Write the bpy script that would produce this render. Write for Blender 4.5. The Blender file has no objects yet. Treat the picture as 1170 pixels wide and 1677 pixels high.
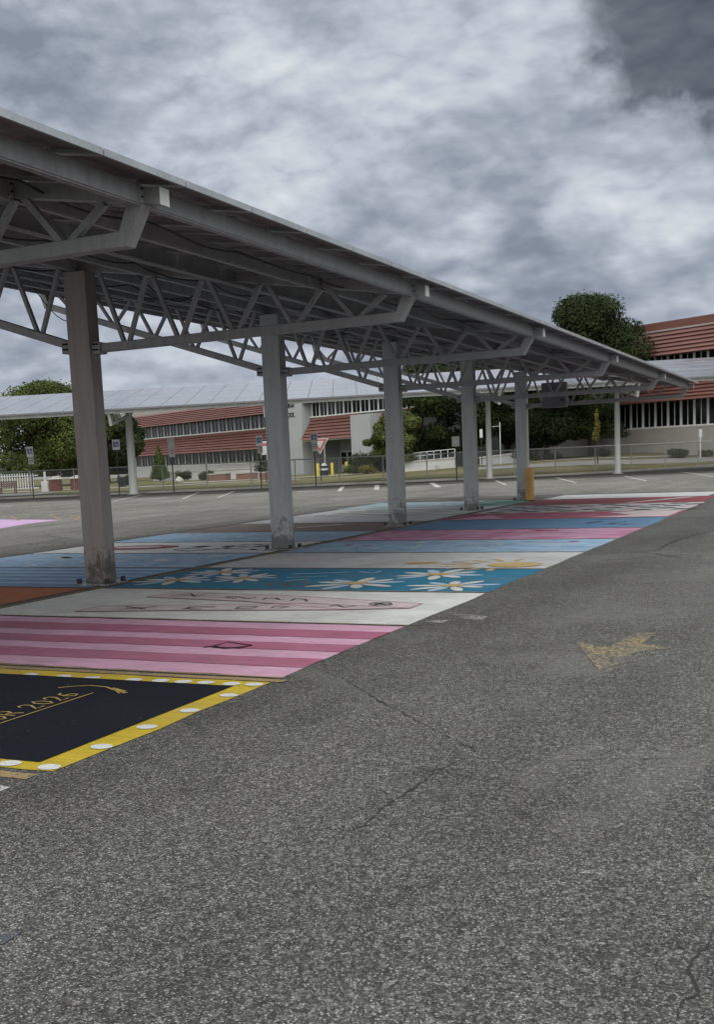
import bpy, bmesh, math, random
import numpy as np
from mathutils import Vector, Matrix
R = math.radians
scene = bpy.context.scene
C = scene.collection
random.seed(7)

# ---------------------------------------------------------------- camera, world, sun, exposure
PITCH, ROLL, YAW = .134, -.0429, .432
Fv = Vector((-math.sin(YAW)*math.cos(PITCH), math.cos(YAW)*math.cos(PITCH), -math.sin(PITCH)))
Rv = Vector((math.cos(YAW), math.sin(YAW), 0)); Uv = Rv.cross(Fv)
Rr = Rv*math.cos(ROLL)+Uv*math.sin(ROLL); Ur = -Rv*math.sin(ROLL)+Uv*math.cos(ROLL)
cam = bpy.data.objects.new('camera', bpy.data.cameras.new('camera')); C.objects.link(cam)
cam.matrix_world = Matrix(((Rr.x, Ur.x, -Fv.x, 0), (Rr.y, Ur.y, -Fv.y, 0), (Rr.z, Ur.z, -Fv.z, 1.7), (0, 0, 0, 1)))
cam.data.sensor_fit = 'VERTICAL'; cam.data.sensor_height = 36; cam.data.lens = 36*1829.9/1677
cam.data.shift_y = 155.5/1677; cam.data.clip_end = 3000; cam.data.clip_start = .05
scene.camera = cam
scene.view_settings.view_transform = 'Standard'; scene.view_settings.look = 'None'
scene.view_settings.exposure = 0.08; scene.view_settings.gamma = 1

SUN_EL, SUN_AZ = 40, 150          # azimuth clockwise from +Y
sd = bpy.data.lights.new('sun', 'SUN'); sd.energy = .85; sd.angle = R(40); sd.color = (1, .97, .92)
so = bpy.data.objects.new('sun', sd); C.objects.link(so)
dirv = Vector((math.sin(R(SUN_AZ))*math.cos(R(SUN_EL)), math.cos(R(SUN_AZ))*math.cos(R(SUN_EL)), math.sin(R(SUN_EL))))
so.rotation_euler = (-dirv).to_track_quat('-Z', 'Y').to_euler()

class NT:
    def __init__(s, tree): s.t = tree; s.n = tree.nodes; s.l = tree.links
    def new(s, typ, **kw):
        n = s.n.new(typ)
        for k, v in kw.items():
            if k.startswith('_'):
                n.inputs[int(k[1:])].default_value = v
            else: setattr(n, k, v)
        return n
    def link(s, a, b): s.l.new(a, b)
    def math(s, op, a, b=None, c=None, clamp=False):
        n = s.n.new('ShaderNodeMath'); n.operation = op; n.use_clamp = clamp
        for i, v in enumerate((a, b, c)):
            if v is None: continue
            if isinstance(v, (int, float)): n.inputs[i].default_value = v
            else: s.l.new(v, n.inputs[i])
        return n.outputs[0]
    def mix(s, f, a, b, blend='MIX'):
        n = s.n.new('ShaderNodeMix'); n.data_type = 'RGBA'; n.blend_type = blend
        for i, v in ((0, f), (6, a), (7, b)):
            if isinstance(v, (int, float)): n.inputs[i].default_value = v
            elif isinstance(v, tuple): n.inputs[i].default_value = (*v[:3], 1)
            else: s.l.new(v, n.inputs[i])
        return n.outputs[2]
    def ramp(s, f, pts, interp='LINEAR'):
        n = s.n.new('ShaderNodeValToRGB'); n.color_ramp.interpolation = interp
        e = n.color_ramp.elements
        while len(e) > 1: e.remove(e[0])
        e[0].position = pts[0][0]; e[0].color = (*pts[0][1], 1) if isinstance(pts[0][1], tuple) else (pts[0][1],)*3+(1,)
        for p, c in pts[1:]:
            q = e.new(p); q.color = (*c, 1) if isinstance(c, tuple) else (c, c, c, 1)
        s.l.new(f, n.inputs[0]); return n.outputs[0]
    def noise(s, vec, scale, detail=4, rough=.55, dist=0, dim='3D'):
        n = s.n.new('ShaderNodeTexNoise'); n.noise_dimensions = dim
        n.inputs['Scale'].default_value = scale; n.inputs['Detail'].default_value = detail
        n.inputs['Roughness'].default_value = rough; n.inputs['Distortion'].default_value = dist
        if vec is not None: s.l.new(vec, n.inputs['Vector'])
        return n.outputs['Fac']

world = bpy.data.worlds.new('World'); scene.world = world; world.use_nodes = True
w = NT(world.node_tree); w.n.clear()
wo = w.new('ShaderNodeOutputWorld'); bg = w.new('ShaderNodeBackground'); w.link(bg.outputs[0], wo.inputs[0])
sky = w.new('ShaderNodeTexSky', sky_type='NISHITA', sun_disc=False)
sky.sun_elevation = R(SUN_EL); sky.sun_rotation = R(SUN_AZ); sky.air_density = 1.2
tc = w.new('ShaderNodeTexCoord'); D = tc.outputs['Generated']
sep = w.new('ShaderNodeSeparateXYZ'); w.link(D, sep.inputs[0])
zz = w.math('ADD', w.math('MAXIMUM', sep.outputs[2], 0.0), .20)
cu = w.math('DIVIDE', sep.outputs[0], zz); cv = w.math('DIVIDE', sep.outputs[1], zz)
cmb = w.new('ShaderNodeCombineXYZ'); w.link(cu, cmb.inputs[0]); w.link(cv, cmb.inputs[1]); w.link(w.math('MULTIPLY', sep.outputs[2], 1.5), cmb.inputs[2]); P2 = cmb.outputs[0]
def blob(w, d3, rad, soft, amp, nz):            # a cloud of its own, in a fixed direction of the sky
    vd = w.new('ShaderNodeVectorMath', operation='DOT_PRODUCT'); w.link(D, vd.inputs[0]); vd.inputs[1].default_value = d3
    ang = w.math('ARCCOSINE', vd.outputs['Value'])
    ang = w.math('ADD', ang, w.math('MULTIPLY', w.math('SUBTRACT', nz, .5), rad*1.7))
    m = w.new('ShaderNodeMapRange', interpolation_type='SMOOTHSTEP'); w.link(ang, m.inputs[0])
    m.inputs[1].default_value = rad+soft; m.inputs[2].default_value = rad-soft; m.inputs[3].default_value = 0; m.inputs[4].default_value = amp
    return m.outputs[0]
n2 = w.noise(D, 17, 8, .62, .2)
def shifted(vec, off):
    n = w.new('ShaderNodeVectorMath', operation='ADD'); w.link(vec, n.inputs[0]); n.inputs[1].default_value = off; return n.outputs[0]
mpd = w.new('ShaderNodeMapping'); mpd.inputs['Scale'].default_value = (1, 1, 2.1); w.link(D, mpd.inputs[0]); DS = mpd.outputs[0]
def lumps(vec):           # billowing density: soft noise with rounded folds riding on it
    a = w.noise(vec, 9, 6, .55, .1); f = w.noise(vec, 15, 3, .5, .1)
    return w.math('ADD', a, w.math('MULTIPLY', w.math('ABSOLUTE', w.math('SUBTRACT', f, .5)), .9))
L0 = lumps(DS); L1 = lumps(shifted(DS, (.004, -.006, .022)))
rel = w.math('SUBTRACT', L0, L1)
big = w.noise(P2, 1.5, 4, .5, .2); med = w.noise(P2, 3.3, 7, .50, .1)
cl = w.math('ADD', w.math('MULTIPLY', big, .30), w.math('ADD', w.math('MULTIPLY', med, .40), w.math('MULTIPLY', L0, .26)))
cl = w.math('ADD', cl, .085)
cl = w.math('ADD', cl, w.math('MULTIPLY', rel, .34))
dark_ = [blob(w, d, r, s, a, n2) for w, d, r, s, a in ((w, (-0.1356, 0.9391, 0.3158), R(3.8), R(1.3), 1.0), (w, (-0.0962, 0.9479, 0.3036), R(4.2), R(1.2), 1.0), (w, (-0.1659, 0.9287, 0.3316), R(2.4), R(1.1), .9))]
darkm = w.math('MAXIMUM', w.math('MAXIMUM', dark_[0], dark_[1]), dark_[2]); darkm = w.math('MULTIPLY', darkm, .93)
for px_, r_, s_, a_ in (((-0.2219, 0.9559, 0.1923), 1.6, .6, .12), ((-0.1836, 0.9650, 0.1871), 1.2, .6, .10), ((-0.1389, 0.9752, 0.1723), 1.2, .6, .10), ((-0.2997, 0.9346, 0.1914), 1.2, .6, .10), ((-0.4358, 0.8754, 0.2091), 1.6, 1.0, .10), ((-0.3973, 0.8736, 0.2809), 5, 4, .06), ((-0.5023, 0.8242, 0.2615), 4, 3, .04),
                      ((-0.3794, 0.9008, 0.2114), 3.2, 2.2, -.07), ((-0.2484, 0.9558, 0.1573), 3.0, 1.6, -.08), ((-0.5838, 0.7642, 0.2741), 2.4, 1.4, -.06), ((-0.6085, 0.7268, 0.3186), 2.6, 1.5, -.07), ((-0.2706, 0.9307, 0.2462), 3, 2, -.04), ((-0.5373, 0.7730, 0.3373), 2, 1.5, -.08), ((-0.4001, 0.8427, 0.3603), 2, 1.5, -.08), ((-0.3449, 0.9220, 0.1758), 3, 2, -.04)):
    cl = w.math('ADD', cl, blob(w, px_, R(r_), R(s_), a_, n2))
cc = w.ramp(cl, [(0.38, (0.21, 0.246, 0.309)), (0.47, (0.282, 0.321, 0.39)), (0.56, (0.372, 0.413, 0.487)), (0.66, (0.504, 0.55, 0.617)), (0.8, (0.66, 0.7, 0.726))])
skyc = w.mix(1.0, sky.outputs[0], (.1, .1, .1), 'MULTIPLY')
thin = w.ramp(big, [(.24, .05), (.30, 0.0)])
col = w.mix(thin, cc, skyc)
dk = w.ramp(w.math('ADD', w.noise(D, 7, 5, .5), w.math('MULTIPLY', rel, .8)), [(.35, (.07, .083, .108)), (.65, (.125, .140, .168))])
col = w.mix(darkm, col, dk)
# overcast sky is brighter towards the zenith
zb = w.new('ShaderNodeMapRange'); w.link(sep.outputs[2], zb.inputs[0]); zb.inputs[1].default_value = .45; zb.inputs[2].default_value = .95
zb.inputs[3].default_value = 1.0; zb.inputs[4].default_value = 1.8
# cloud deck brightened round the hidden sun, an added fill from outside the view
gd = w.new('ShaderNodeVectorMath', operation='DOT_PRODUCT'); w.link(D, gd.inputs[0]); gd.inputs[1].default_value = dirv
gl = w.new('ShaderNodeMapRange', interpolation_type='SMOOTHSTEP'); w.link(gd.outputs['Value'], gl.inputs[0]); gl.inputs[1].default_value = -.15; gl.inputs[2].default_value = 1.0
gl.inputs[3].default_value = 1.0; gl.inputs[4].default_value = 3.2
gw = w.new('ShaderNodeMapRange', interpolation_type='SMOOTHSTEP'); w.link(gd.outputs['Value'], gw.inputs[0]); gw.inputs[1].default_value = -.15; gw.inputs[2].default_value = .7
col = w.mix(w.math('MULTIPLY', gw.outputs[0], .95), col, w.mix(1.0, col, (1.07, .98, .82), 'MULTIPLY'))      # warmer round the sun
w.link(col, bg.inputs[0]); w.link(w.math('MULTIPLY', zb.outputs[0], gl.outputs[0]), bg.inputs[1])

# ---------------------------------------------------------------- materials
MATS = {}
def pbsdf(name, rough=.7, metal=0, spec=.5):
    m = bpy.data.materials.new(name); m.use_nodes = True
    t = NT(m.node_tree); b = t.n['Principled BSDF']
    b.inputs['Roughness'].default_value = rough; b.inputs['Metallic'].default_value = metal
    b.inputs['Specular IOR Level'].default_value = spec
    return m, t, b
def objco(t): return t.new('ShaderNodeTexCoord').outputs['Object']
def geoco(t): return t.new('ShaderNodeNewGeometry').outputs['Position']
def bump(t, b, h, strength=.4, dist=.01):
    n = t.new('ShaderNodeBump'); n.inputs['Strength'].default_value = strength; n.inputs['Distance'].default_value = dist
    t.link(h, n.inputs['Height']); t.link(n.outputs[0], b.inputs['Normal'])
def simple(name, colr, rough=.7, metal=0, var=.12, scale=3, spec=.5, bmp=0):
    if name in MATS: return MATS[name]
    m, t, b = pbsdf(name, rough, metal, spec)
    v = objco(t); n = t.noise(v, scale, 5, .6); n3 = t.noise(v, scale*9, 3, .6)
    f = t.math('ADD', t.math('MULTIPLY', n, .7), t.math('MULTIPLY', n3, .3))
    dk = tuple(c*(1-var*1.6) for c in colr); lt = tuple(min(1, c*(1+var*1.6)) for c in colr)
    t.link(t.ramp(f, [(.3, dk), (.7, lt)]), b.inputs['Base Color'])
    if bmp: bump(t, b, n3, bmp, .01)
    MATS[name] = m; return m
def asphalt_nodes(t, co):
    # stone speckle at three sizes, so it still reads as stones near and far
    vo = t.new('ShaderNodeTexVoronoi'); vo.inputs['Scale'].default_value = 130; t.link(co, vo.inputs['Vector'])
    sp = t.new('ShaderNodeSeparateColor'); t.link(vo.outputs['Color'], sp.inputs[0])
    st = t.ramp(sp.outputs[0], [(0, .032), (.4, .075), (.68, .135), (.88, .26), (1, .50)])
    edge = t.ramp(vo.outputs['Distance'], [(.25, 1.0), (.75, .38)])
    a = t.mix(1.0, st, edge, 'MULTIPLY')
    v2 = t.new('ShaderNodeTexVoronoi'); v2.inputs['Scale'].default_value = 47; t.link(co, v2.inputs['Vector'])
    s2 = t.new('ShaderNodeSeparateColor'); t.link(v2.outputs['Color'], s2.inputs[0])
    st2 = t.ramp(s2.outputs[1], [(0, .05), (.5, .09), (.85, .17), (1, .38)])
    a = t.mix(.26, a, st2)
    a = t.mix(t.ramp(t.noise(co, 24, 3, .6), [(.29, .6), (.35, 0.)]), a, (.03, .03, .028))
    n = t.noise(co, .9, 5, .6); n1 = t.noise(co, .11, 4, .55)
    k = t.math('ADD', t.math('MULTIPLY', n, .55), t.math('ADD', t.math('MULTIPLY', n1, .9), .27))
    mp = t.new('ShaderNodeMapping'); mp.inputs['Scale'].default_value = (.85, .045, 1); t.link(co, mp.inputs[0])
    k = t.math('MULTIPLY', k, t.ramp(t.noise(mp.outputs[0], 1.0, 3, .5, .2), [(.34, .86), (.5, 1.0), (.66, 1.12)]))      # wheel paths
    oil = t.noise(co, 1.7, 4, .6, .3); k = t.math('MULTIPLY', k, t.ramp(oil, [(.27, .62), (.36, 1.0)]))
    ck = t.new('ShaderNodeCombineColor')
    t.link(t.math('MULTIPLY', k, 1.0), ck.inputs[0]); t.link(t.math('MULTIPLY', k, .97), ck.inputs[1]); t.link(t.math('MULTIPLY', k, .90), ck.inputs[2])
    a = t.mix(1.0, a, ck.outputs[0], 'MULTIPLY')
    return a, vo.outputs['Distance'], n
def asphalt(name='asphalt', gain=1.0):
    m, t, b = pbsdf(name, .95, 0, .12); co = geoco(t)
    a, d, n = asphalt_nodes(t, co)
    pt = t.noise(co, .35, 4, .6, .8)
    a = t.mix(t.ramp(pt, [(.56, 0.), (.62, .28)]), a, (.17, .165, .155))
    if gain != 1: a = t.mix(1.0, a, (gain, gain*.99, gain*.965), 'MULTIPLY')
    t.link(a, b.inputs['Base Color']); bump(t, b, t.math('SUBTRACT', 1.0, d), .9, .006)
    return m
def paint(name, colr, wear=.30, col2=None, scale=1.6, rough=.62, cscale=None, dust=.5):
    if name in MATS: return MATS[name]
    m, t, b = pbsdf(name, max(rough, .8), 0, .15); co = geoco(t)
    a, d, n = asphalt_nodes(t, co)
    st = t.noise(co, scale, 5, .65, .6)
    c = t.ramp(st, [(.3, tuple(x*.84 for x in colr)), (.7, tuple(min(1, x*1.1) for x in colr))])
    if col2: c = t.mix(t.ramp(t.noise(co, cscale or 1.3, 4, .6, 1.2), [(.46, 0.), (.56, 1.)]), c, tuple(col2))
    mp = t.new('ShaderNodeMapping'); mp.inputs['Scale'].default_value = (1.1, 11, 1); t.link(co, mp.inputs[0])
    rl = t.ramp(t.noise(mp.outputs[0], 2.2, 5, .65, .4), [(.3, .80), (.55, 1.0), (.75, 1.12)])       # roller strokes
    c = t.mix(1.0, c, rl, 'MULTIPLY')
    c = t.mix(.35, c, t.ramp(d, [(.3, 1.0), (.8, .45)]), 'MULTIPLY')
    # dust and tyre dirt on the paint
    c = t.mix(t.ramp(t.noise(co, .8, 6, .7), [(.46, 0.), (.8, dust)]), c, (.16, .15, .14))
    wn = t.noise(co, 26, 5, .75); wb = t.noise(co, 1.1, 4, .6)
    f = t.math('ADD', wn, t.math('MULTIPLY', wb, .45))
    f = t.ramp(f, [(1.02-wear*.62, 0.), (1.10-wear*.55, 1.)])
    c = t.mix(f, c, a)
    t.link(c, b.inputs['Base Color']); bump(t, b, t.math('SUBTRACT', 1.0, d), .9, .005)
    MATS[name] = m; return m
def steel(name, colr, dirt=.0, rough=.5, metal=.25):
    if name in MATS: return MATS[name]
    m, t, b = pbsdf(name, rough, metal); v = objco(t); p = geoco(t)
    mp = t.new('ShaderNodeMapping'); mp.inputs['Scale'].default_value = (5, 5, .5); t.link(v, mp.inputs[0])
    n = t.noise(mp.outputs[0], 2.2, 6, .65); n3 = t.noise(v, 40, 3, .6)
    f = t.math('ADD', t.math('MULTIPLY', n, .75), t.math('MULTIPLY', n3, .25))
    c = t.ramp(f, [(.25, tuple(x*.72 for x in colr)), (.5, colr), (.75, tuple(x*1.22 for x in colr))])
    c = t.mix(t.ramp(t.noise(v, 1.7, 7, .75, .5), [(.60, 0.), (.78, .35)]), c, (.11, .075, .055))
    if dirt:      # grime that tyres and splashing leave on the lowest metre
        sp = t.new('ShaderNodeSeparateXYZ'); t.link(p, sp.inputs[0])
        g = t.noise(p, 5, 6, .7, .8)
        hgt = t.new('ShaderNodeMapRange'); t.link(sp.outputs[2], hgt.inputs[0]); hgt.inputs[1].default_value = .95; hgt.inputs[2].default_value = .25
        hgt.inputs[3].default_value = 0; hgt.inputs[4].default_value = .36
        k = t.ramp(t.math('ADD', g, hgt.outputs[0]), [(.72, 0.), (.90, dirt)])
        c = t.mix(k, c, (.035, .033, .03))
    t.link(c, b.inputs['Base Color']); MATS[name] = m; return m

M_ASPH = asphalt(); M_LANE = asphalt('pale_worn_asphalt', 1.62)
M_STEEL = steel('galvanised_steel', (.29, .295, .30))
M_COL = steel('column_steel', (.36, .375, .375), .7, .45, .3)
M_COLB = steel('brown_grey_column_steel', (.27, .24, .222), .75, .45, .3)
M_FARST = steel('pale_painted_steel', (.55, .57, .55), 0, .6, 0)
M_DARK = simple('black_rubber', (.015, .015, .016), .6)
M_ALU = simple('aluminium_frame', (.42, .44, .44), .4, .6, .15)
M_BACK = simple('panel_backsheet', (.16, .13, .137), .55, 0, .22, 1.2)
M_WIRE = simple('black_cable', (.02, .02, .022), .6)
M_WHITE = simple('white_painted_wall', (.50, .50, .49), .8, 0, .06, .6, .3, .1)
M_GREYW = simple('grey_painted_wall', (.36, .38, .385), .8, 0, .05, .5, .3, .1)
M_BEIGE = simple('beige_block_wall', (.33, .315, .29), .85, 0, .08, .7, .3, .2)
M_TRIM = simple('white_window_trim', (.68, .69, .66), .6)
M_ORANGE = simple('orange_yellow_paint', (.50, .29, .09), .5, 0, .12, 2)
M_YEL = simple('yellow_bollard_paint', (.62, .50, .06), .5)
M_BRICK = simple('brown_brick', (.20, .11, .085), .9, 0, .25, 4, .3, .4)
M_REDB = simple('dark_red_brick', (.14, .05, .04), .9, 0, .25, 4, .3, .4)
M_KERB = simple('concrete_kerb', (.42, .40, .37), .9, 0, .2, .8, .3, .3)
M_CONC = simple('pale_concrete', (.36, .34, .31), .9, 0, .2, .5, .3, .3)
M_BARK = simple('bark', (.06, .048, .038), .95, 0, .3, 3, .2, .5)
M_POLE = simple('dark_sign_post', (.05, .05, .05), .6, .3)
M_FENCE = simple('galvanised_fence_post', (.36, .37, .36), .5, .2)
M_SIGNW = simple('sign_white', (.55, .56, .57), .5, 0, .05)
M_SIGNG = simple('sign_grey_white', (.36, .37, .36), .5, 0, .08)
M_SIGNB = simple('sign_blue', (.03, .07, .20), .5, 0, .05)
M_SIGNR = simple('sign_red', (.45, .10, .09), .5, 0, .05)
M_BLACKT = simple('black_lettering', (.02, .02, .02), .6)
def mk_mansard():
    m, t, b = pbsdf('red_metal_cladding', .5, .1); v = objco(t)
    mp = t.new('ShaderNodeMapping'); mp.inputs['Scale'].default_value = (.25, 1, 2); t.link(v, mp.inputs[0])
    n = t.noise(mp.outputs[0], 1.3, 5, .65)
    t.link(t.ramp(n, [(.3, (.125, .050, .040)), (.7, (.195, .084, .064))]), b.inputs['Base Color']); return m
M_RED = mk_mansard()
def mk_glass():
    m, t, b = pbsdf('dark_window_glass', .15, 0, .35); v = geoco(t)
    n = t.noise(v, .9, 2, .5)
    t.link(t.ramp(n, [(.35, (.006, .008, .010)), (.7, (.035, .042, .048))], 'CONSTANT'), b.inputs['Base Color']); return m
M_GLASS = mk_glass()
def mk_pv():
    m, t, b = pbsdf('panel_glass', .12, 0, .6); v = geoco(t)
    n = t.noise(v, .7, 4, .6)
    t.link(t.ramp(n, [(.3, (.17, .18, .215)), (.7, (.24, .25, .28))]), b.inputs['Base Color'])
    t.link(t.ramp(n, [(.3, .10), (.7, .24)]), b.inputs['Roughness']); b.inputs['IOR'].default_value = 2.3; return m
M_PV = mk_pv()
def mk_grass():
    m, t, b = pbsdf('dry_lawn', .95, 0, .2); v = geoco(t)
    n = t.noise(v, .16, 5, .6, .6); n2_ = t.noise(v, 3.5, 5, .7)
    c = t.ramp(n, [(.35, (.075, .085, .030)), (.5, (.15, .135, .062)), (.66, (.23, .185, .10))])
    c = t.mix(t.ramp(n2_, [(.35, .5), (.65, 0.)]), c, (.05, .055, .022))
    t.link(c, b.inputs['Base Color']); bump(t, b, n2_, .8, .08); return m
M_GRASS = mk_grass()
def mk_leaf(name, dk, lt, scale=.5):
    m, t, b = pbsdf(name, .9, 0, .08); v = geoco(t)
    n = t.noise(v, scale, 3, .6); n3 = t.noise(v, 6, 2, .6)
    f = t.math('ADD', t.math('MULTIPLY', n, .65), t.math('MULTIPLY', n3, .35))
    t.link(t.ramp(f, [(.34, dk), (.66, lt)]), b.inputs['Base Color'])
    return m
LF_DARK = mk_leaf('dark_leaves', (.012, .020, .009), (.044, .060, .022))
LF_MID = mk_leaf('mid_green_leaves', (.030, .046, .013), (.10, .122, .038))
LF_LIGHT = mk_leaf('yellow_green_leaves', (.045, .06, .018), (.125, .14, .045))
LF_YEL = mk_leaf('yellowing_leaves', (.10, .092, .022), (.21, .175, .05))

# ---------------------------------------------------------------- mesh helpers
class MB:
    def __init__(s): s.v = []; s.f = []; s.m = []; s.mats = []
    def mi(s, mat):
        if mat not in s.mats: s.mats.append(mat)
        return s.mats.index(mat)
    def face(s, pts, mat):
        o = len(s.v); s.v += [tuple(p) for p in pts]; s.f.append(tuple(range(o, o+len(pts)))); s.m.append(s.mi(mat))
    def hexa(s, p, mat):       # 8 points: bottom 4 ccw, top 4 ccw
        o = len(s.v); s.v += [tuple(q) for q in p]
        for q in ((3, 2, 1, 0), (4, 5, 6, 7), (0, 1, 5, 4), (1, 2, 6, 5), (2, 3, 7, 6), (3, 0, 4, 7)):
            s.f.append(tuple(o+i for i in q)); s.m.append(s.mi(mat))
    def box(s, x0, x1, y0, y1, z0, z1, mat):
        s.hexa([(x0, y0, z0), (x1, y0, z0), (x1, y1, z0), (x0, y1, z0), (x0, y0, z1), (x1, y0, z1), (x1, y1, z1), (x0, y1, z1)], mat)
    def bar(s, a, b, wd, ht, mat, up=(0, 0, 1)):
        a = Vector(a); b = Vector(b); d = (b-a).normalized(); up = Vector(up)
        if abs(d.dot(up)) > .98: up = Vector((1, 0, 0)) if abs(d.x) < .9 else Vector((0, 1, 0))
        x = d.cross(up).normalized(); z = x.cross(d).normalized(); x *= wd/2; z *= ht/2
        s.hexa([a-x-z, a+x-z, b+x-z, b-x-z, a-x+z, a+x+z, b+x+z, b-x+z], mat)
    def tube(s, pts, r, mat, n=8, r2=None, cap=True):
        pts = [Vector(p) for p in pts]; o = len(s.v); k = len(pts)
        for i, p in enumerate(pts):
            d = (pts[min(i+1, k-1)]-pts[max(i-1, 0)]).normalized()
            u = Vector((0, 0, 1)) if abs(d.z) < .9 else Vector((1, 0, 0))
            x = d.cross(u).normalized(); y = x.cross(d)
            rr = r if r2 is None else r+(r2-r)*i/(k-1)
            for j in range(n):
                a = 2*math.pi*j/n; s.v.append(tuple(p+x*rr*math.cos(a)+y*rr*math.sin(a)))
        mi = s.mi(mat)
        for i in range(k-1):
            for j in range(n):
                s.f.append((o+i*n+j, o+i*n+(j+1) % n, o+(i+1)*n+(j+1) % n, o+(i+1)*n+j)); s.m.append(mi)
        if cap:
            s.f.append(tuple(o+j for j in range(n))[::-1]); s.m.append(mi)
            s.f.append(tuple(o+(k-1)*n+j for j in range(n))); s.m.append(mi)
    def build(s, name, parent=None, bevel=0, smooth=False, loc=None):
        me = bpy.data.meshes.new(name); v = s.v
        if loc is not None: v = [(a-loc[0], b-loc[1], c-loc[2]) for a, b, c in v]
        me.from_pydata(v, [], s.f)
        for m in s.mats: me.materials.append(m)
        me.polygons.foreach_set('material_index', s.m)
        if smooth: me.polygons.foreach_set('use_smooth', [True]*len(s.f))
        me.update()
        o = bpy.data.objects.new(name, me); C.objects.link(o)
        if loc is not None: o.location = loc
        if parent: o.parent = parent
        if bevel:
            b = o.modifiers.new('bevel', 'BEVEL'); b.width = bevel; b.segments = 2; b.limit_method = 'ANGLE'
        return o
def tag(o, label=None, cat=None, group=None, kind=None):
    if label: o['label'] = label
    if cat: o['category'] = cat
    if group: o['group'] = group
    if kind: o['kind'] = kind
    return o
def empty(name, loc=(0, 0, 0), rz=0, label=None, cat=None, group=None):
    o = bpy.data.objects.new(name, None); C.objects.link(o); o.location = loc; o.rotation_euler = (0, 0, rz); o.empty_display_size = .3
    return tag(o, label, cat, group)
def copy_tree(o, parent=None):
    c = o.copy(); C.objects.link(c)
    if parent: c.parent = parent
    for ch in list(o.children): copy_tree(ch, c)
    return c
FH = Vector((-math.sin(YAW), math.cos(YAW), 0)); RH = Vector((math.cos(YAW), math.sin(YAW), 0))
def bk(u, d, z=0):            # the far side of the lot is laid out along its own grid
    p = RH*u+FH*d; return Vector((p.x, p.y, z))
def sm(a, b, x): x = min(1, max(0, (x-a)/(b-a))); return x*x*(3-2*x)
def kerb_d(u): return 68.6+7.5*sm(12, 27, u)+1.0*sm(-12, -30, u)
def gz(u, d):                 # the lawn rises towards the right-hand building
    k = kerb_d(u)
    return .10*sm(0, .4, d-k)+max(0, u+1)*.040*sm(0, 15, d-k-1) if u < 32 else .10*sm(0, .4, d-k)+33*.040*sm(0, 15, d-k-1)

# ---------------------------------------------------------------- ground
def grid(name, us, ds, zf, mat):
    b = MB(); mi = b.mi(mat)
    for d in ds:
        for u in us: b.v.append(tuple(bk(u, d, zf(u, d))))
    n = len(us)
    for j in range(len(ds)-1):
        for i in range(n-1): b.f.append((j*n+i, j*n+i+1, (j+1)*n+i+1, (j+1)*n+i)); b.m.append(mi)
    return b.build(name, smooth=True)
us = [-900, -400, -200, -120]+[x for x in range(-90, 91, 3)]+[120, 200, 400, 900]
offs = [.35, 2, 4, 6, 8, 10, 12, 14, 16, 20, 30, 60, 120, 300, 900]
b = MB(); mi = b.mi(M_GRASS)
for of in offs:
    for u in us: b.v.append(tuple(bk(u, kerb_d(u)+of, gz(u, kerb_d(u)+of))))
n = len(us)
for j in range(len(offs)-1):
    for i in range(n-1): b.f.append((j*n+i, j*n+i+1, (j+1)*n+i+1, (j+1)*n+i)); b.m.append(mi)
tag(b.build('lawn_ground', smooth=True), kind='structure')
b = MB(); mi = b.mi(M_ASPH)
for k in (0, 1):
    for u in us: b.v.append(tuple(bk(u, -700 if k == 0 else kerb_d(u)+.2, 0)))
for i in range(n-1): b.f.append((i, i+1, n+i+1, n+i)); b.m.append(mi)
tag(b.build('asphalt_parking_lot'), kind='structure')
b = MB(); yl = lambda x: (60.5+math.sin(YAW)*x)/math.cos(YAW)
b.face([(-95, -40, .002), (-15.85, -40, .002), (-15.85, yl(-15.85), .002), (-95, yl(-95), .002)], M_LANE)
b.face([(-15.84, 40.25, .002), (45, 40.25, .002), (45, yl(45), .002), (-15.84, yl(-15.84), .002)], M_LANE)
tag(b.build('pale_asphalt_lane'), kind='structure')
b = MB()
for i in range(4, n-5):
    u0, u1 = us[i], us[i+1]
    p = []
    for z in (-.05, .12):
        p += [bk(u0, kerb_d(u0)+.05, z), bk(u1, kerb_d(u1)+.05, z), bk(u1, kerb_d(u1)+.36, z), bk(u0, kerb_d(u0)+.36, z)]
    b.hexa(p, M_KERB)
tag(b.build('kerb'), kind='structure')
# pale paths beyond the kerb
def strip(name, pts, wd, mat, h=.03):
    b = MB()
    dense = []
    for (u0, d0), (u1, d1) in zip(pts, pts[1:]):
        k = max(1, int(abs(u1-u0)/2))
        dense += [(u0+(u1-u0)*i/k, d0+(d1-d0)*i/k) for i in range(k)]
    dense.append(pts[-1])
    for (u0, d0), (u1, d1) in zip(dense, dense[1:]):
        q = [bk(u0, d0, gz(u0, d0)+h), bk(u1, d1, gz(u1, d1)+h), bk(u1, d1+wd, gz(u1, d1+wd)+h), bk(u0, d0+wd, gz(u0, d0+wd)+h)]
        b.face(q, mat)
    return tag(b.build(name), kind='structure')
strip('footpath', [(-60, 84), (-22, 84), (-13, 83), (-4, 86)], 2.0, M_CONC)
strip('footpath', [(-14, 90.5), (-2, 95), (6, 98)], 3.0, M_CONC, .04)
M_ROAD = simple('service_road_asphalt', (.20, .195, .185), .9, 0, .15, .6, .3, .3)
strip('service_road', [(9, 78.6), (14, 77.4), (20, 78.4), (27, 80.2), (60, 84)], 3.6, M_ROAD)
strip('footpath', [(10.5, 84.2), (20, 83.4), (30, 85.6), (60, 90)], .7, M_CONC, .05)
strip('footpath', [(-50, 70.6), (-20, 71)], 7.0, M_ROAD, .035)

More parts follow.
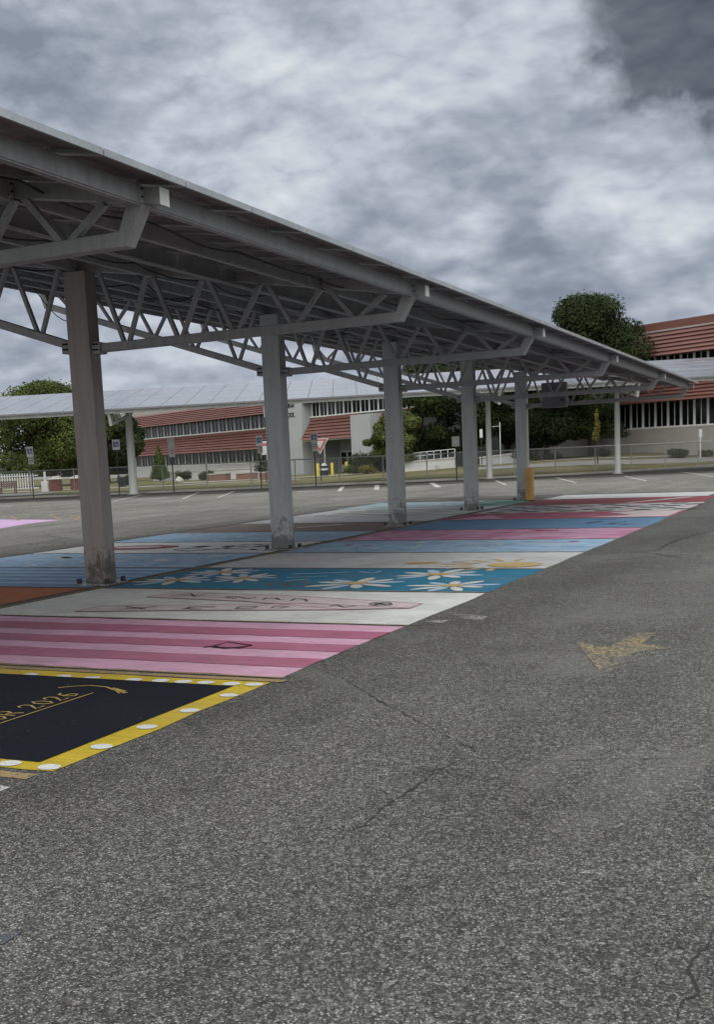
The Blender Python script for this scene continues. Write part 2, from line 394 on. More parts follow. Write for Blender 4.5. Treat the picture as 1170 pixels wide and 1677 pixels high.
# ---------------------------------------------------------------- painted marks on the ground
def dens(pts, step=.25):
    out = []
    for a, c in zip(pts, pts[1:]):
        k = max(1, int(math.dist(a, c)/step))
        out += [(a[0]+(c[0]-a[0])*i/k, a[1]+(c[1]-a[1])*i/k) for i in range(k)]
    return out+[pts[-1]]
def ribbon(b, pts, wd, mat, z, jit=0, taper=False, mn=.15):
    pts = dens(pts, (.035 if taper else .12) if jit else 10)
    if jit: pts = [(x+random.uniform(-jit, jit), y+random.uniform(-jit, jit)) for x, y in pts]
    n = len(pts); L = []; Rt = []
    for i, p in enumerate(pts):
        a = pts[max(0, i-1)]; c = pts[min(n-1, i+1)]
        dx, dy = c[0]-a[0], c[1]-a[1]; q = math.hypot(dx, dy) or 1
        ww = wd/2
        if taper: ww *= (mn+(1-mn)*math.sin(math.pi*(i+.3)/(n-.4)))*random.uniform(.1, 1.5)
        L.append((p[0]-dy/q*ww, p[1]+dx/q*ww, z)); Rt.append((p[0]+dy/q*ww, p[1]-dx/q*ww, z))
    for i in range(n-1): b.face([L[i], Rt[i], Rt[i+1], L[i+1]][::-1], mat)
def disc(b, x, y, rx, ry, mat, z, rot=0, n=14, jit=.04):
    c, s = math.cos(rot), math.sin(rot); p = []
    for i in range(n):
        a = 2*math.pi*i/n; k = 1+random.uniform(-jit, jit)
        ex, ey = rx*k*math.cos(a), ry*k*math.sin(a); p.append((x+ex*c-ey*s, y+ex*s+ey*c, z))
    b.face(p, mat)
def poly(b, pts, mat, z): b.face([(x, y, z) for x, y in pts], mat)
def wob(x0, x1, y0, y1, mat, b, z, j=.02):     # hand-painted rectangle, slightly uneven edges
    e = []
    n_ = max(2, int(abs(x1-x0)/.22)); m_ = max(2, int(abs(y1-y0)/.5)); r = lambda: random.uniform(-j, j)
    e += [(x0+(x1-x0)*i/n_, y0+r()) for i in range(n_)]; e += [(x1+r(), y0+(y1-y0)*i/m_) for i in range(m_)]
    e += [(x1-(x1-x0)*i/n_, y1+r()) for i in range(n_)]; e += [(x0+r(), y1-(y1-y0)*i/m_) for i in range(m_)]
    poly(b, e, mat, z)
P_PINKL = paint('light_pink_paint', (.60, .35, .47), .22); P_PINKD = paint('rose_pink_paint', (.40, .135, .215), .22)
P_WHITE = paint('white_paint', (.64, .64, .61), .28); P_PALE = paint('pale_grey_paint', (.52, .52, .52), .25)
P_PALEP = paint('pale_pink_paint', (.60, .50, .515), .25); P_TEAL = paint('teal_blue_paint', (.03, .175, .28), .22)
P_BLACK = paint('black_paint', (.006, .008, .014), .20, None, 1.6, .7, None, .04); P_YELLOW = paint('yellow_paint', (.50, .37, .035), .3)
P_GOLD = paint('gold_paint', (.42, .30, .09), .25); P_TAN = paint('old_tan_line_paint', (.33, .24, .12), .42)
P_SKY = paint('sky_blue_paint', (.26, .41, .57), .26, (.36, .46, .58), 2.2, .62, 2.5); P_BLUE = paint('medium_blue_paint', (.12, .235, .38), .24)
P_BLUE2 = paint('striped_blue_paint', (.20, .34, .52), .24); P_BLUEL = paint('pale_blue_paint', (.42, .53, .68), .25)
P_PINKM = paint('worn_pink_paint', (.46, .19, .30), .30, (.52, .30, .42)); P_MAG = paint('crimson_pink_paint', (.34, .085, .14), .27, (.40, .16, .22))
P_DRED = paint('dark_red_paint', (.27, .07, .08), .34); P_ORNG = paint('burnt_orange_paint', (.42, .135, .05), .25)
P_BROWN = paint('faded_brown_paint', (.22, .165, .14), .42); P_LTEAL = paint('pale_teal_paint', (.34, .48, .52), .30, (.55, .6, .6))
P_GREEN = paint('green_paint', (.06, .22, .17), .3, (.3, .42, .38)); P_LILAC = paint('lilac_paint', (.54, .36, .56), .3)
P_INK = paint('black_lettering_paint', (.015, .014, .016), .2); P_DKL = paint('dark_line_paint', (.045, .04, .035), .35)
P_REDL = paint('red_outline_paint', (.33, .10, .11), .4); P_SUNY = paint('sun_yellow_paint', (.52, .38, .17), .33)
P_WORNY = paint('worn_arrow_paint', (.44, .32, .135), .69); P_WORNW = paint('worn_white_paint', (.46, .45, .42), .62)
P_LINEW = paint('parking_line_white', (.60, .59, .55), .45); P_LINEB = paint('accessible_bay_blue_white', (.40, .48, .52), .5)
P_STAIN = paint('blue_grey_stain', (.075, .085, .11), .55)
P_CRACK = simple('crack_shadow', (.018, .017, .016), .95)

K = [7.55, 10.22, 12.80, 15.45, 18.00, 20.56, 23.30, 26.55, 29.14, 32.98, 36.52, 39.6]   # stall boundaries
XR, XM, XL = -4.17, -9.98, -15.62
Z1, Z2, Z3 = .004, .008, .012
def stall(x0, x1, y0, y1, mat, label, gap=.05):
    b = MB(); wob(x0, x1, y0+gap, y1-gap, mat, b, Z1); b._a = (x0, x1, y0+gap, y1-gap, label); return b
def fin(b, name='painted_stall'):
    return tag(b.build(name), b._a[4], 'painted parking space', 'painted parking spaces under the canopy')
def daisy(b, x, y, r, rot, np_=9):
    for i in range(np_):
        a = rot+2*math.pi*i/np_+random.uniform(-.12, .12); L = r*.84*random.uniform(.8, 1.08)
        disc(b, x+math.cos(a)*L*.60, y+math.sin(a)*L*.60, L*.40, r*.105, P_WHITE if i % 3 else P_BLUEL, Z2, a)
    disc(b, x, y, r*.22, r*.2, P_SUNY, Z3)
# black senior stall
b = stall(XR-5.7, XR, 4.86, K[0]-.16, P_YELLOW, 'black painted space bordered in yellow with white dots, gold lettering and a tassel', 0)
poly(b, [(XR-5.5, 4.99), (-4.39, 4.99), (-4.38, 7.19), (XR-5.5, 7.19)], P_BLACK, Z2)
for x, y in ((-4.25, 7.28), (-4.24, 6.89), (-4.25, 6.38), (-4.27, 5.90), (-4.25, 5.39), (-4.26, 4.92), (-4.55, 4.92), (-4.44, 7.26), (-4.67, 7.26), (-4.87, 7.25), (-5.08, 7.24), (-5.32, 7.22), (-5.73, 7.21), (-6.01, 7.21), (-6.36, 7.21), (-6.9, 7.28), (-7.25, 7.29), (-5.1, 4.93), (-5.5, 4.92)):
    disc(b, x, y, .075, .06, P_WHITE, Z2)
ribbon(b, [(-5.33, 3.9), (-5.33, 5.71), (-5.32, 6.70)], .016, P_GOLD, Z3)
ribbon(b, [(-5.365, 3.9), (-5.365, 5.5)], .01, P_GOLD, Z3)
def glyphs(b, txt, x0, y0, h, adv, wd, mat, z):   # strokes in letter space: baseline along +Y, tops towards -X
    F = {'S': [[(.9, .9), (.5, 1), (.1, .8), (.3, .55), (.7, .45), (.9, .2), (.5, 0), (.1, .1)]], 'E': [[(.9, 1), (.1, 1), (.1, 0), (.9, 0)], [(.1, .5), (.7, .5)]],
         'N': [[(.1, 0), (.1, 1), (.9, 0), (.9, 1)]], 'I': [[(.5, 0), (.5, 1)]], 'O': [[(.5, 0), (.1, .3), (.1, .7), (.5, 1), (.9, .7), (.9, .3), (.5, 0)]],
         'R': [[(.1, 0), (.1, 1), (.7, 1), (.9, .75), (.7, .5), (.1, .5)], [(.5, .5), (.9, 0)]], '2': [[(.1, .75), (.4, 1), (.8, .9), (.8, .6), (.1, 0), (.95, .02)]],
         '0': [[(.5, 0), (.15, .3), (.15, .7), (.5, 1), (.85, .7), (.85, .3), (.5, 0)]], '6': [[(.85, .95), (.4, .85), (.12, .4), (.35, 0), (.8, .1), (.8, .42), (.4, .5), (.15, .3)]], ' ': []}
    y = y0
    for ch in txt:
        for s_ in F[ch]:
            ribbon(b, [(x0-q*h, y+p*adv*.82) for p, q in s_], wd, mat, z)
        y += adv*(.6 if ch == ' ' else 1)
glyphs(b, 'SENIOR 2026', -5.39, 5.22, .19, .137, .02, P_GOLD, Z3)
tas = [(-5.72, 6.78), (-5.64, 6.86), (-5.51, 6.93), (-5.34, 6.90), (-5.21, 6.83)]
ribbon(b, tas, .02, P_GOLD, Z3, .012)
for a, c in (((-5.26, 6.87), (-5.05, 6.76)), ((-5.24, 6.85), (-5.06, 6.74)), ((-5.28, 6.89), (-5.10, 6.81)), ((-5.22, 6.83), (-5.10, 6.73))): ribbon(b, [a, c], .014, P_GOLD, Z3)
fin(b)
# pink striped
b = stall(XR-5.75, XR, K[0], K[1], P_PINKL, 'light pink space with four rose pink stripes and a small black diamond outline')
for y0, y1 in ((7.98, 8.36), (8.70, 9.06), (9.38, 9.80)):
    wob(XR-5.75, XR-.01, y0, y1, P_PINKD, b, Z2, .015)
ribbon(b, [(-5.49, 8.68), (-5.19, 8.70), (-5.17, 8.85), (-5.51, 8.97), (-5.51, 8.74), (-5.58, 8.66)], .035, P_INK, Z3)
ribbon(b, [(-5.51, 8.74), (-5.33, 8.64), (-5.16, 8.83)], .03, P_INK, Z3)
fin(b)
# white with pink name bands
b = stall(XM+.14, XR, K[1], K[2], P_WHITE, 'white space with two pale pink name bands and loose black letters')
bandA = [(-8.49, 11.92), (-8.47, 12.45), (-6.51, 12.24), (-4.59, 11.74), (-4.60, 11.37), (-5.34, 11.18), (-5.81, 11.34), (-6.90, 11.69)]
bandB = [(-8.59, 10.58), (-8.59, 11.11), (-7.50, 11.26), (-5.98, 11.60), (-4.60, 11.37), (-5.33, 11.15), (-7.24, 10.86)]
for bd, zq in ((bandA, .008), (bandB, .0095)):
    poly(b, bd, P_PALEP, zq); ribbon(b, bd+[bd[0]], .022, P_REDL, zq+.003)
for st in ([(-8.19, 12.01), (-8.06, 12.29), (-7.79, 11.99)], [(-8.06, 12.08), (-7.73, 12.17)], [(-7.35, 11.98), (-7.15, 11.88), (-7.20, 12.02), (-7.37, 12.06)], [(-7.20, 12.05), (-6.94, 11.90), (-6.92, 12.02)],
           [(-6.72, 11.82), (-6.75, 11.98), (-6.61, 11.97), (-6.48, 11.84)], [(-6.31, 11.78), (-6.33, 11.97), (-6.17, 11.90), (-6.08, 11.78)],
           [(-8.19, 11.05), (-7.77, 10.87)], [(-8.12, 10.79), (-7.86, 11.01), (-7.78, 11.10)], [(-7.30, 10.95), (-7.23, 11.14), (-6.98, 11.14)], [(-7.30, 11.11), (-7.25, 10.96), (-7.05, 10.96)],
           [(-6.64, 11.04), (-6.68, 11.23), (-6.47, 11.26), (-6.46, 11.11), (-6.62, 11.04)], [(-6.22, 11.14), (-6.27, 11.33), (-6.06, 11.28), (-6.13, 11.15)],
           [(-5.58, 11.37), (-5.56, 11.50), (-5.37, 11.32), (-5.30, 11.45)], [(-5.21, 11.61), (-5.17, 11.75), (-4.99, 11.72), (-4.91, 11.60), (-5.04, 11.51), (-5.17, 11.57)], [(-5.19, 11.72), (-4.93, 11.55)], [(-5.06, 11.76), (-5.11, 11.53)]):
    ribbon(b, st, .028, P_INK, .016, .006)
fin(b)
# teal with daisies
b = stall(XM+.14, XR, K[2], K[3], P_TEAL, 'teal blue space with large white daisies with yellow centres')
for (x, y), r, ro in (((-9.26, 13.75), .78, .2), ((-9.09, 14.80), .72, .5), ((-8.30, 14.07), .68, .1), ((-6.26, 13.58), .80, .3), ((-5.49, 14.67), .80, .0), ((-4.83, 13.42), .70, .4)): daisy(b, x, y, r, ro)
for st in ([(-7.52, 13.42), (-7.48, 13.57), (-7.24, 13.44), (-7.16, 13.18), (-7.34, 13.20), (-7.52, 13.42)], [(-7.24, 13.44), (-7.29, 13.72), (-7.07, 13.67), (-6.88, 13.40), (-6.95, 13.16), (-7.23, 13.38)]): ribbon(b, st, .05, P_BROWN, Z2)
for st in ([(-7.62, 14.15), (-7.06, 14.40)], [(-7.76, 14.61), (-6.99, 14.88)], [(-7.44, 13.78), (-7.16, 14.02)], [(-6.83, 14.97), (-6.56, 14.82), (-6.52, 15.06)]): ribbon(b, st, .05, P_BLUEL, Z2, .02)
fin(b)
# pale with sun
b = stall(XM+.14, XR, K[3], K[4], P_PALE, 'off white space with a faded yellow sun, between teal and blue spaces')
for i in range(9):
    a = math.pi*(.5+i/8); ribbon(b, [(-4.9+math.cos(a)*.5, 16.0+math.sin(a)*.5), (-4.9+math.cos(a)*1.05, 16.0+math.sin(a)*.85)], .09, P_SUNY, Z2, .02)
disc(b, -4.75, 15.95, .42, .36, P_SUNY, Z3)
disc(b, -6.3, 16.2, .30, .18, P_SUNY, Z2, .3); disc(b, -8.6, 16.7, .22, .3, P_PALEP, Z2, .3)
for i in range(5): ribbon(b, [(-7.2+i*.35, 15.7+.2*(i % 3)), (-6.9+i*.4, 16.3+.25*(i % 2))], .05, P_PALEP, Z2, .03)
fin(b)
def marks(b, cols, n, x0, x1, y0, y1, s=.16):
    for i in range(n):
        x, y = random.uniform(x0, x1), random.uniform(y0, y1); c = random.choice(cols)
        if random.random() < .45: disc(b, x, y, random.uniform(.3, 1)*s, random.uniform(.3, .9)*s, c, Z2, random.random()*3, 9, .25)
        else: ribbon(b, [(x, y), (x+random.uniform(-2, 2)*s, y+random.uniform(-1, 1)*s), (x+random.uniform(-3, 3)*s, y+random.uniform(-1.5, 1.5)*s)], .05, c, Z2, .02)
b = stall(XM+.14, XR, K[4], K[5], P_SKY, 'cloudy sky blue space with small dark red doodles, next to the worn pink space')
marks(b, [P_DRED, P_INK, P_WHITE, P_WHITE], 11, -9.3, -4.7, 18.4, 20.2); fin(b)
b = stall(XM+.14, XR, K[5], K[6], P_PINKM, 'worn plain pink space with a few faint flecks, between two blue spaces')
marks(b, [P_MAG, P_PINKL, P_LILAC], 9, -9.3, -4.7, 21, 23, .2); fin(b)
b = stall(XM+.14, XR, K[6], K[7], P_BLUE, 'plain steel blue space with dark writing at its outer end')
marks(b, [P_INK, P_DKL], 6, -6.0, -4.7, 24, 26, .22); fin(b)
b = stall(XM+.14, XR, K[7], K[8], P_MAG, 'crimson pink space with a white and lilac outer corner, beside the checkered space')
poly(b, [(-4.25, K[7]+.2), (-6.2, K[7]+.25), (-5.2, K[7]+.9), (-6.0, K[8]-.5), (-5.4, K[8]-.1), (-4.25, K[8]-.1)], P_PALEP, Z2)
poly(b, [(-9.6, K[7]+.1), (-8.2, K[7]+.2), (-9.0, K[8]-.9)], P_PINKL, Z2); fin(b)
b = stall(XM+.14, XR-.02, K[8], K[9], P_PALE, 'white space covered with rows of black checks and dashes')
for i in range(11):
    for j in range(6):
        if (i+j) % 2: continue
        x = -9.6+i*.5; y = K[8]+.3+j*.55
        poly(b, [(x, y), (x+.46, y+.08), (x+.5, y+.46), (x+.06, y+.42)], P_INK if random.random() < .72 else P_PINKL, Z2)
fin(b)
b = stall(XM+.14, XR-.1, K[9], K[10], P_DRED, 'dark red space with a slanting white stroke, last but one of the row')
ribbon(b, [(-6.4, K[9]+.3), (-5.0, K[10]-.4)], .3, P_PALEP, Z2, .03)
ribbon(b, [(-9.8, K[9]+.5), (-8.8, K[10]-.2)], .2, P_BROWN, Z2, .03); fin(b)
b = stall(XM+.1, XR-.4, K[10], K[11], P_PALE, 'plain white space at the far end of the row beside the orange bollard'); fin(b)
# left half
b = stall(XL+.1, XM-.14, K[1], K[2], P_ORNG, 'burnt orange space left of the nearest column')
ribbon(b, [(-12.6, 11.2), (-11.9, 12.0), (-11.4, 11.3)], .09, P_WHITE, Z2, .02)
ribbon(b, [(-12.3, 12.2), (-11.6, 12.25)], .07, P_WHITE, Z2, .02); fin(b)
b = stall(XL, XM-.14, K[2], K[3], P_BLUE2, 'blue space with long pale blue stripes behind the nearest column')
for i in range(5):
    wob(XL+.02, XM-.16, K[2]+.42+i*.46, K[2]+.57+i*.46, P_BLUEL, b, Z2, .03)
disc(b, -13.6, 14.2, .5, .4, P_BLUE, Z3); fin(b)
b = stall(XL, XM-.14, K[3], K[4], P_SKY, 'mottled light blue space like open water, behind the striped blue space')
marks(b, [P_WHITE, P_BLUEL], 14, -15, -10.6, 15.8, 17.6, .22); fin(b)
b = stall(XL, XM-.14, K[4], K[5], P_WHITE, 'white space with a large dusty red oval and black writing')
disc(b, -13.9, 19.25, 1.0, .55, P_DRED, Z2, .1, 20); disc(b, -13.9, 19.3, .55, .25, P_PALEP, Z3, .1)
marks(b, [P_INK], 16, -12.4, -10.5, 18.5, 20.1, .2); fin(b)
b = stall(XL, XM-.14, K[5], K[6], P_SKY, 'pale blue space with faint white clouds, behind the white space with the oval')
marks(b, [P_WHITE, P_BLUEL, P_WHITE], 10, -15, -10.6, 21, 23, .25); fin(b)
b = stall(XL, XM-.14, K[6], K[7]-.2, P_BROWN, 'faded brown space with one white dash beside the third column')
ribbon(b, [(-12.9, 24.6), (-12.1, 25.6)], .22, P_PALE, Z2, .03); fin(b)
b = stall(XL, XM-.14, K[7]-.2, K[8], P_PALE, 'plain greyish white space behind the brown space'); fin(b)
b = stall(XL, XM-.14, K[8], K[9], P_WHITE, 'white space with black wavy lines beside the fourth column')
for i in range(4):
    ribbon(b, [(-14.9+i*.2, 29.6+i*.8), (-13.6, 29.9+i*.75), (-12.4, 29.4+i*.85), (-11.0, 29.9+i*.8)], .16, P_INK if i % 2 else P_DKL, Z2, .02)
fin(b)
b = stall(XL-.2, XM-.14, K[9], K[10]+.3, P_LTEAL, 'pale teal and white space at the left far end of the row')
wob(-11.9, XM-.2, K[9]+.5, K[10]+.1, P_GREEN, b, Z2, .05); fin(b)
# dividing lines: an old tan line with a dark gap either side, between every two spaces
b = MB()
for k in range(0, 11):
    ribbon(b, [(XL+.3 if k > 1 else XR-5.6, K[k]+.012), (XR+.01, K[k]+.012)], .035, P_TAN, Z2, 0)
ribbon(b, [(XR-5.6, K[0]-.10), (XR+.1, K[0]-.10)], .09, P_TAN, .006, 0)
ribbon(b, [(XM+.05, 10.2), (XM+.05, 37.2)], .06, P_TAN, Z1, 0)
ribbon(b, [(XR-2.2, 4.74), (XR-.05, 4.74)], .1, P_TAN, Z1, .01)
tag(b.build('stall_divider_lines'), kind='structure')
# faded arrow, stains and small marks
b = MB()
poly(b, [(-2.31, 9.58), (-2.19, 9.51), (-2.08, 9.38), (-1.98, 9.39), (-1.93, 9.98), (-1.86, 10.19), (-1.70, 10.22), (-1.73, 10.01), (-1.75, 9.59), (-1.45, 9.43), (-1.65, 9.28), (-1.74, 9.09), (-1.67, 8.78), (-1.80, 8.54), (-1.83, 8.34), (-1.96, 8.66), (-2.16, 9.18)], P_WORNY, Z1)
tag(b.build('faded_arrow_marking'), kind='structure')
b = MB()
for pts_, m_ in (([(-4.14, 10.52), (-3.83, 10.69), (-3.90, 10.43)], P_WORNW), ([(-4.08, 11.18), (-3.56, 10.94), (-3.54, 10.69), (-3.75, 10.74)], P_WORNW), ([(-4.29, 4.55), (-4.21, 4.54), (-4.21, 4.46)], P_LINEW)):
    poly(b, pts_, m_, Z1)
poly(b, [(x, y) for x, y in ((-2.97, 3.02), (-2.84, 3.06), (-2.83, 3.02), (-2.83, 2.94), (-2.87, 2.91))], P_STAIN, Z1)
tag(b.build('paint_remnants'), kind='structure')
b = MB()
def crack(pts, wd): ribbon(b, pts, wd*1.15, P_CRACK, .0035, .011 if wd < .02 else .03, True)
crack([(-2.18, 6.08), (-2.10, 6.01), (-2.01, 5.89)], .014)
crack([(-2.00, 5.85), (-2.06, 5.66), (-2.10, 5.49), (-2.09, 5.24), (-2.10, 5.07), (-2.12, 4.94), (-2.12, 4.74), (-2.11, 4.54), (-2.13, 4.41), (-2.13, 4.26)], .013)
crack([(-4.07, 7.96), (-3.70, 7.69), (-3.28, 7.22), (-3.06, 6.97), (-2.73, 6.64), (-2.47, 6.37), (-2.20, 6.09)], .013)
crack([(-0.46, 3.91), (-0.47, 3.73), (-0.50, 3.62), (-0.50, 3.50), (-0.46, 3.41), (-0.49, 3.29), (-0.50, 3.14)], .009)
crack([(-3.76, 18.42), (-3.17, 17.87), (-2.48, 17.00), (-1.96, 16.64)], .03)
crack([(-3.08, 18.18), (-3.07, 19.04), (-3.04, 19.99), (-2.88, 21.28), (-2.64, 22.41)], .04)
crack([(-17.66, 19.37), (-17.67, 20.29), (-17.88, 21.46), (-18.22, 22.39), (-17.76, 22.52)], .05)
crack([(-20.16, 23.78), (-18.64, 22.43), (-17.39, 21.59)], .04)
crack([(-22.72, 24.99), (-20.79, 24.28)], .04); crack([(-23.79, 31.93), (-22.30, 33.87), (-19.15, 33.61)], .06)
crack([(-1.85, 5.84), (-1.55, 5.83), (-1.26, 5.95), (-0.73, 6.11)], .006)
crack([(-1.60, 4.85), (-1.71, 4.80)], .006)
tag(b.build('asphalt_cracks'), kind='structure')
# lines painted on the far part of the lot
b = MB()
for a, c, wd in (((-30.49, 46.32), (-35.83, 56.28), .12), ((-28.67, 46.64), (-33.31, 56.03), .12), ((-24.14, 50.83), (-27.53, 58.48), .22), ((-22.39, 51.50), (-25.79, 59.43), .25), ((-22.79, 60.34), (-19.43, 52.45), .28), ((-19.25, 61.24), (-16.19, 53.17), .14),
                 ((-16.39, 63.65), (-12.60, 52.79), .12), ((-12.07, 61.70), (-9.35, 52.90), .12), ((-9.84, 66.90), (-6.56, 55.70), .13), ((-33.67, 44.87), (-38.79, 54.84), .10), ((-12.95, 38.93), (-12.72, 36.78), .12)):
    ribbon(b, [a, c], wd, P_LINEW, Z1)
for pts_ in ([(-8.81, 42.64), (-7.56, 43.19), (-5.89, 41.20)], [(-30.12, 33.19), (-29.02, 33.98), (-26.98, 33.26), (-25.41, 32.01), (-24.18, 30.16), (-24.41, 29.63)], [(-29.87, 33.48), (-26.84, 30.45)], [(-28.27, 33.77), (-24.87, 30.32)], [(-16.93, 41.21), (-13.96, 37.70), (-12.57, 36.33)], [(-14.23, 39.07), (-12.79, 39.73), (-10.88, 37.79)]):
    ribbon(b, pts_, .09, P_TAN, Z1)
for a, c in (((-33.71, 47.16), (-32.76, 48.53)), ((-29.28, 49.35), (-28.36, 50.82)), ((-27.05, 51.79), (-25.55, 51.97)), ((-21.46, 53.03), (-20.69, 53.26)), ((-39.44, 43.31), (-38.70, 43.57))): ribbon(b, [a, c], .5, P_LINEB, Z1)
tag(b.build('parking_line_markings'), kind='structure')
b = MB(); poly(b, [(-23.82, 24.69), (-23.82, 26.20), (-24.53, 28.25), (-24.72, 30.14), (-28.21, 31.07), (-30.00, 31.15)], P_LILAC, Z1)
tag(b.build('painted_stall'), 'lilac painted space alone in the far left of the lot', 'painted parking space')

# ---------------------------------------------------------------- near solar canopy
CX = -10.22
EX, EZ, SL = -4.85, 3.81, .1637
LX = -15.62
def rz(x): return EZ+SL*(EX-x)            # top of the roof
COLY = [7.57, 13.25, 18.72, 24.78, 31.05, 36.4]; COLX = [-10.22, -10.22, -10.12, -10.25, -10.50, -10.48]
Y0, PW = 6.67-1.035*5, 1.035
NCOL = 34; Y1 = Y0+PW*NCOL
can = empty('solar_canopy', (CX, COLY[1], 0), 0, 'long grey steel solar canopy over the painted parking spaces, seen from below', 'solar canopy', None)
inv = Vector((-CX, -COLY[1], 0))
def cadd(b, name, parent=can, bevel=0, smooth=False, loc=(0, 0, 0)):
    # parts are built in world coordinates and stored relative to the canopy's base
    b.v = [(x+inv.x, y+inv.y, z-(.0118*(y-13) if z > 1 else 0)) for x, y, z in b.v]   # the roof falls slightly along its length
    return b.build(name, parent, bevel, smooth)
def xslab(b, xa, xb, y0, y1, ztop, zbot, mat):
    b.hexa([(xb, y0, rz(xb)-zbot), (xa, y0, rz(xa)-zbot), (xa, y1, rz(xa)-zbot), (xb, y1, rz(xb)-zbot), (xb, y0, rz(xb)-ztop), (xa, y0, rz(xa)-ztop), (xa, y1, rz(xa)-ztop), (xb, y1, rz(xb)-ztop)], mat)
CX0 = CX
for i, y in enumerate(COLY):
    CX = COLX[i]; b = MB(); cm = M_COLB if i in (1,) else M_COL
    b.box(CX-.19, CX+.19, y-.12, y+.12, .03, rz(CX)-.24, cm)
    col_ = cadd(b, 'column', bevel=.012)
    if i == 1: col_['label'] = 'brownish grey steel column with a dark tyre scuff near its foot'
    b = MB(); b.box(CX-.30, CX+.30, y-.24, y+.24, .005, .032, M_COL); bp = cadd(b, 'base_plate', bevel=.004)
    for sx in (-.25, .25):
        for sy in (-.19, .19):
            b = MB(); b.tube([(CX+sx, y+sy, .032), (CX+sx, y+sy, .085), (CX+sx, y+sy, .10)], .038, M_DARK, 10)
            cadd(b, 'bolt_cap', bp)
    # truss
    b = MB(); xr_ = -5.36; xl_ = -15.28; ch = .25
    zb = lambda x: 3.37+.03*(x-CX)/5 if x > CX else 3.37+(CX-x)*.327
    b.bar((CX+.19, y, zb(CX+.19)), (xr_+.03, y, zb(xr_)), .12, .12, M_STEEL)
    b.bar((CX-.19, y, zb(CX-.19)), (xl_, y, zb(xl_)), .12, .12, M_STEEL)
    t_ = cadd(b, 'truss_bottom_chord', bevel=.008)
    b = MB(); pass
    for sg in (-1, 1):
        b = MB(); zo = .04 if sg < 0 else 0; xa_, xb_ = sorted((CX+sg*.19, CX+sg*.33)); b.box(xa_, xb_, y-.085, y+.085, 3.29+zo, 3.45+zo, M_STEEL)
        for sx in (.24, .29):
            for zz_ in (3.345, 3.42): b.tube([(CX+sg*sx, y-.08, zz_+zo), (CX+sg*sx, y-.115, zz_+zo)], .014, M_DARK, 6)
        cadd(b, 'bolted_joint')
    b = MB(); xslab(b, -4.98, -15.45, y-.055, y+.055, .095, .215, M_STEEL); tc_ = cadd(b, 'truss_top_chord')
    b = MB(); b.hexa([(xr_-.075, y-.062, zb(xr_)-.062), (xr_+.045, y-.062, zb(xr_)-.062), (xr_+.045, y+.062, zb(xr_)-.062), (xr_-.075, y+.062, zb(xr_)-.062), (-5.285, y-.062, rz(-5.285)-.2155), (-5.13, y-.062, rz(-5.13)-.2155), (-5.13, y+.062, rz(-5.13)-.2155), (-5.285, y+.062, rz(-5.285)-.2155)], M_STEEL); cadd(b, 'truss_end_post', bevel=.006)
    b = MB(); b.bar((xl_+.02, y, zb(xl_)-.03), (-15.36, y, rz(-15.36)-.215), .12, .13, M_STEEL, (1, 0, 0)); cadd(b, 'truss_end_post', bevel=.006)
    b = MB(); xslab(b, -4.972, -4.9805, y-.062, y+.062, .09, .22, M_FARST); cadd(b, 'end_cap', tc_)
    for side in (1, -1):
        span = 4.75 if side > 0 else 4.95; n_ = 10; pts_ = []
        for j in range(n_+1):
            x = CX+side*(.30+(span-.32)*j/n_)
            pts_.append((x, y, zb(x)+.05) if j % 2 else (x, y, rz(x)-.215))
        for a, c in zip(pts_, pts_[1:]):
            if abs(a[2]-c[2]) < .12: continue
            dx = .045 if c[0] > a[0] else -.045
            b = MB(); b.bar((a[0]+dx, y, a[2]), (c[0]-dx, y, c[2]), .055, .055, M_STEEL); cadd(b, 'web_member')
CX = CX0
# purlins run from truss to truss
PX = [-5.13-.01]+[-5.14-1.235*i for i in range(1, 9)]
PXs = [-5.14]+[round(-5.14-1.26*i, 3) for i in range(1, 9)]
for x in PXs:
    b = MB()
    ys = [Y0+.1]+COLY+[Y1-.1]
    for a, c in zip(ys, ys[1:]):
        a += .057 if a != ys[0] else 0; c -= .057 if c != ys[-1] else 0
        z = rz(x); b.box(x-.006, x+.006, a, c, z-.225, z-.085, M_STEEL)
        b.box(x-.07, x-.0062, a, c, z-.237, z-.225, M_STEEL); b.box(x-.07, x-.0062, a, c, z-.085, z-.0895+.012, M_STEEL)
        b.box(x-.07, x-.060, a, c, z-.2249, z-.20, M_STEEL)
    cadd(b, 'purlin')
    for yc in COLY: 
        for o_ in (-.09, .09):
            b = MB(); z = rz(x); b.box(x+.0065, x+.018, yc+o_-.03, yc+o_+.03, z-.22, z-.09, M_STEEL)
            for q in (.12, .18): b.tube([(x+.012, yc+o_, z-q), (x+.03, yc+o_, z-q)], .010, M_DARK, 6)
            if x > -9: cadd(b, 'splice_plate')
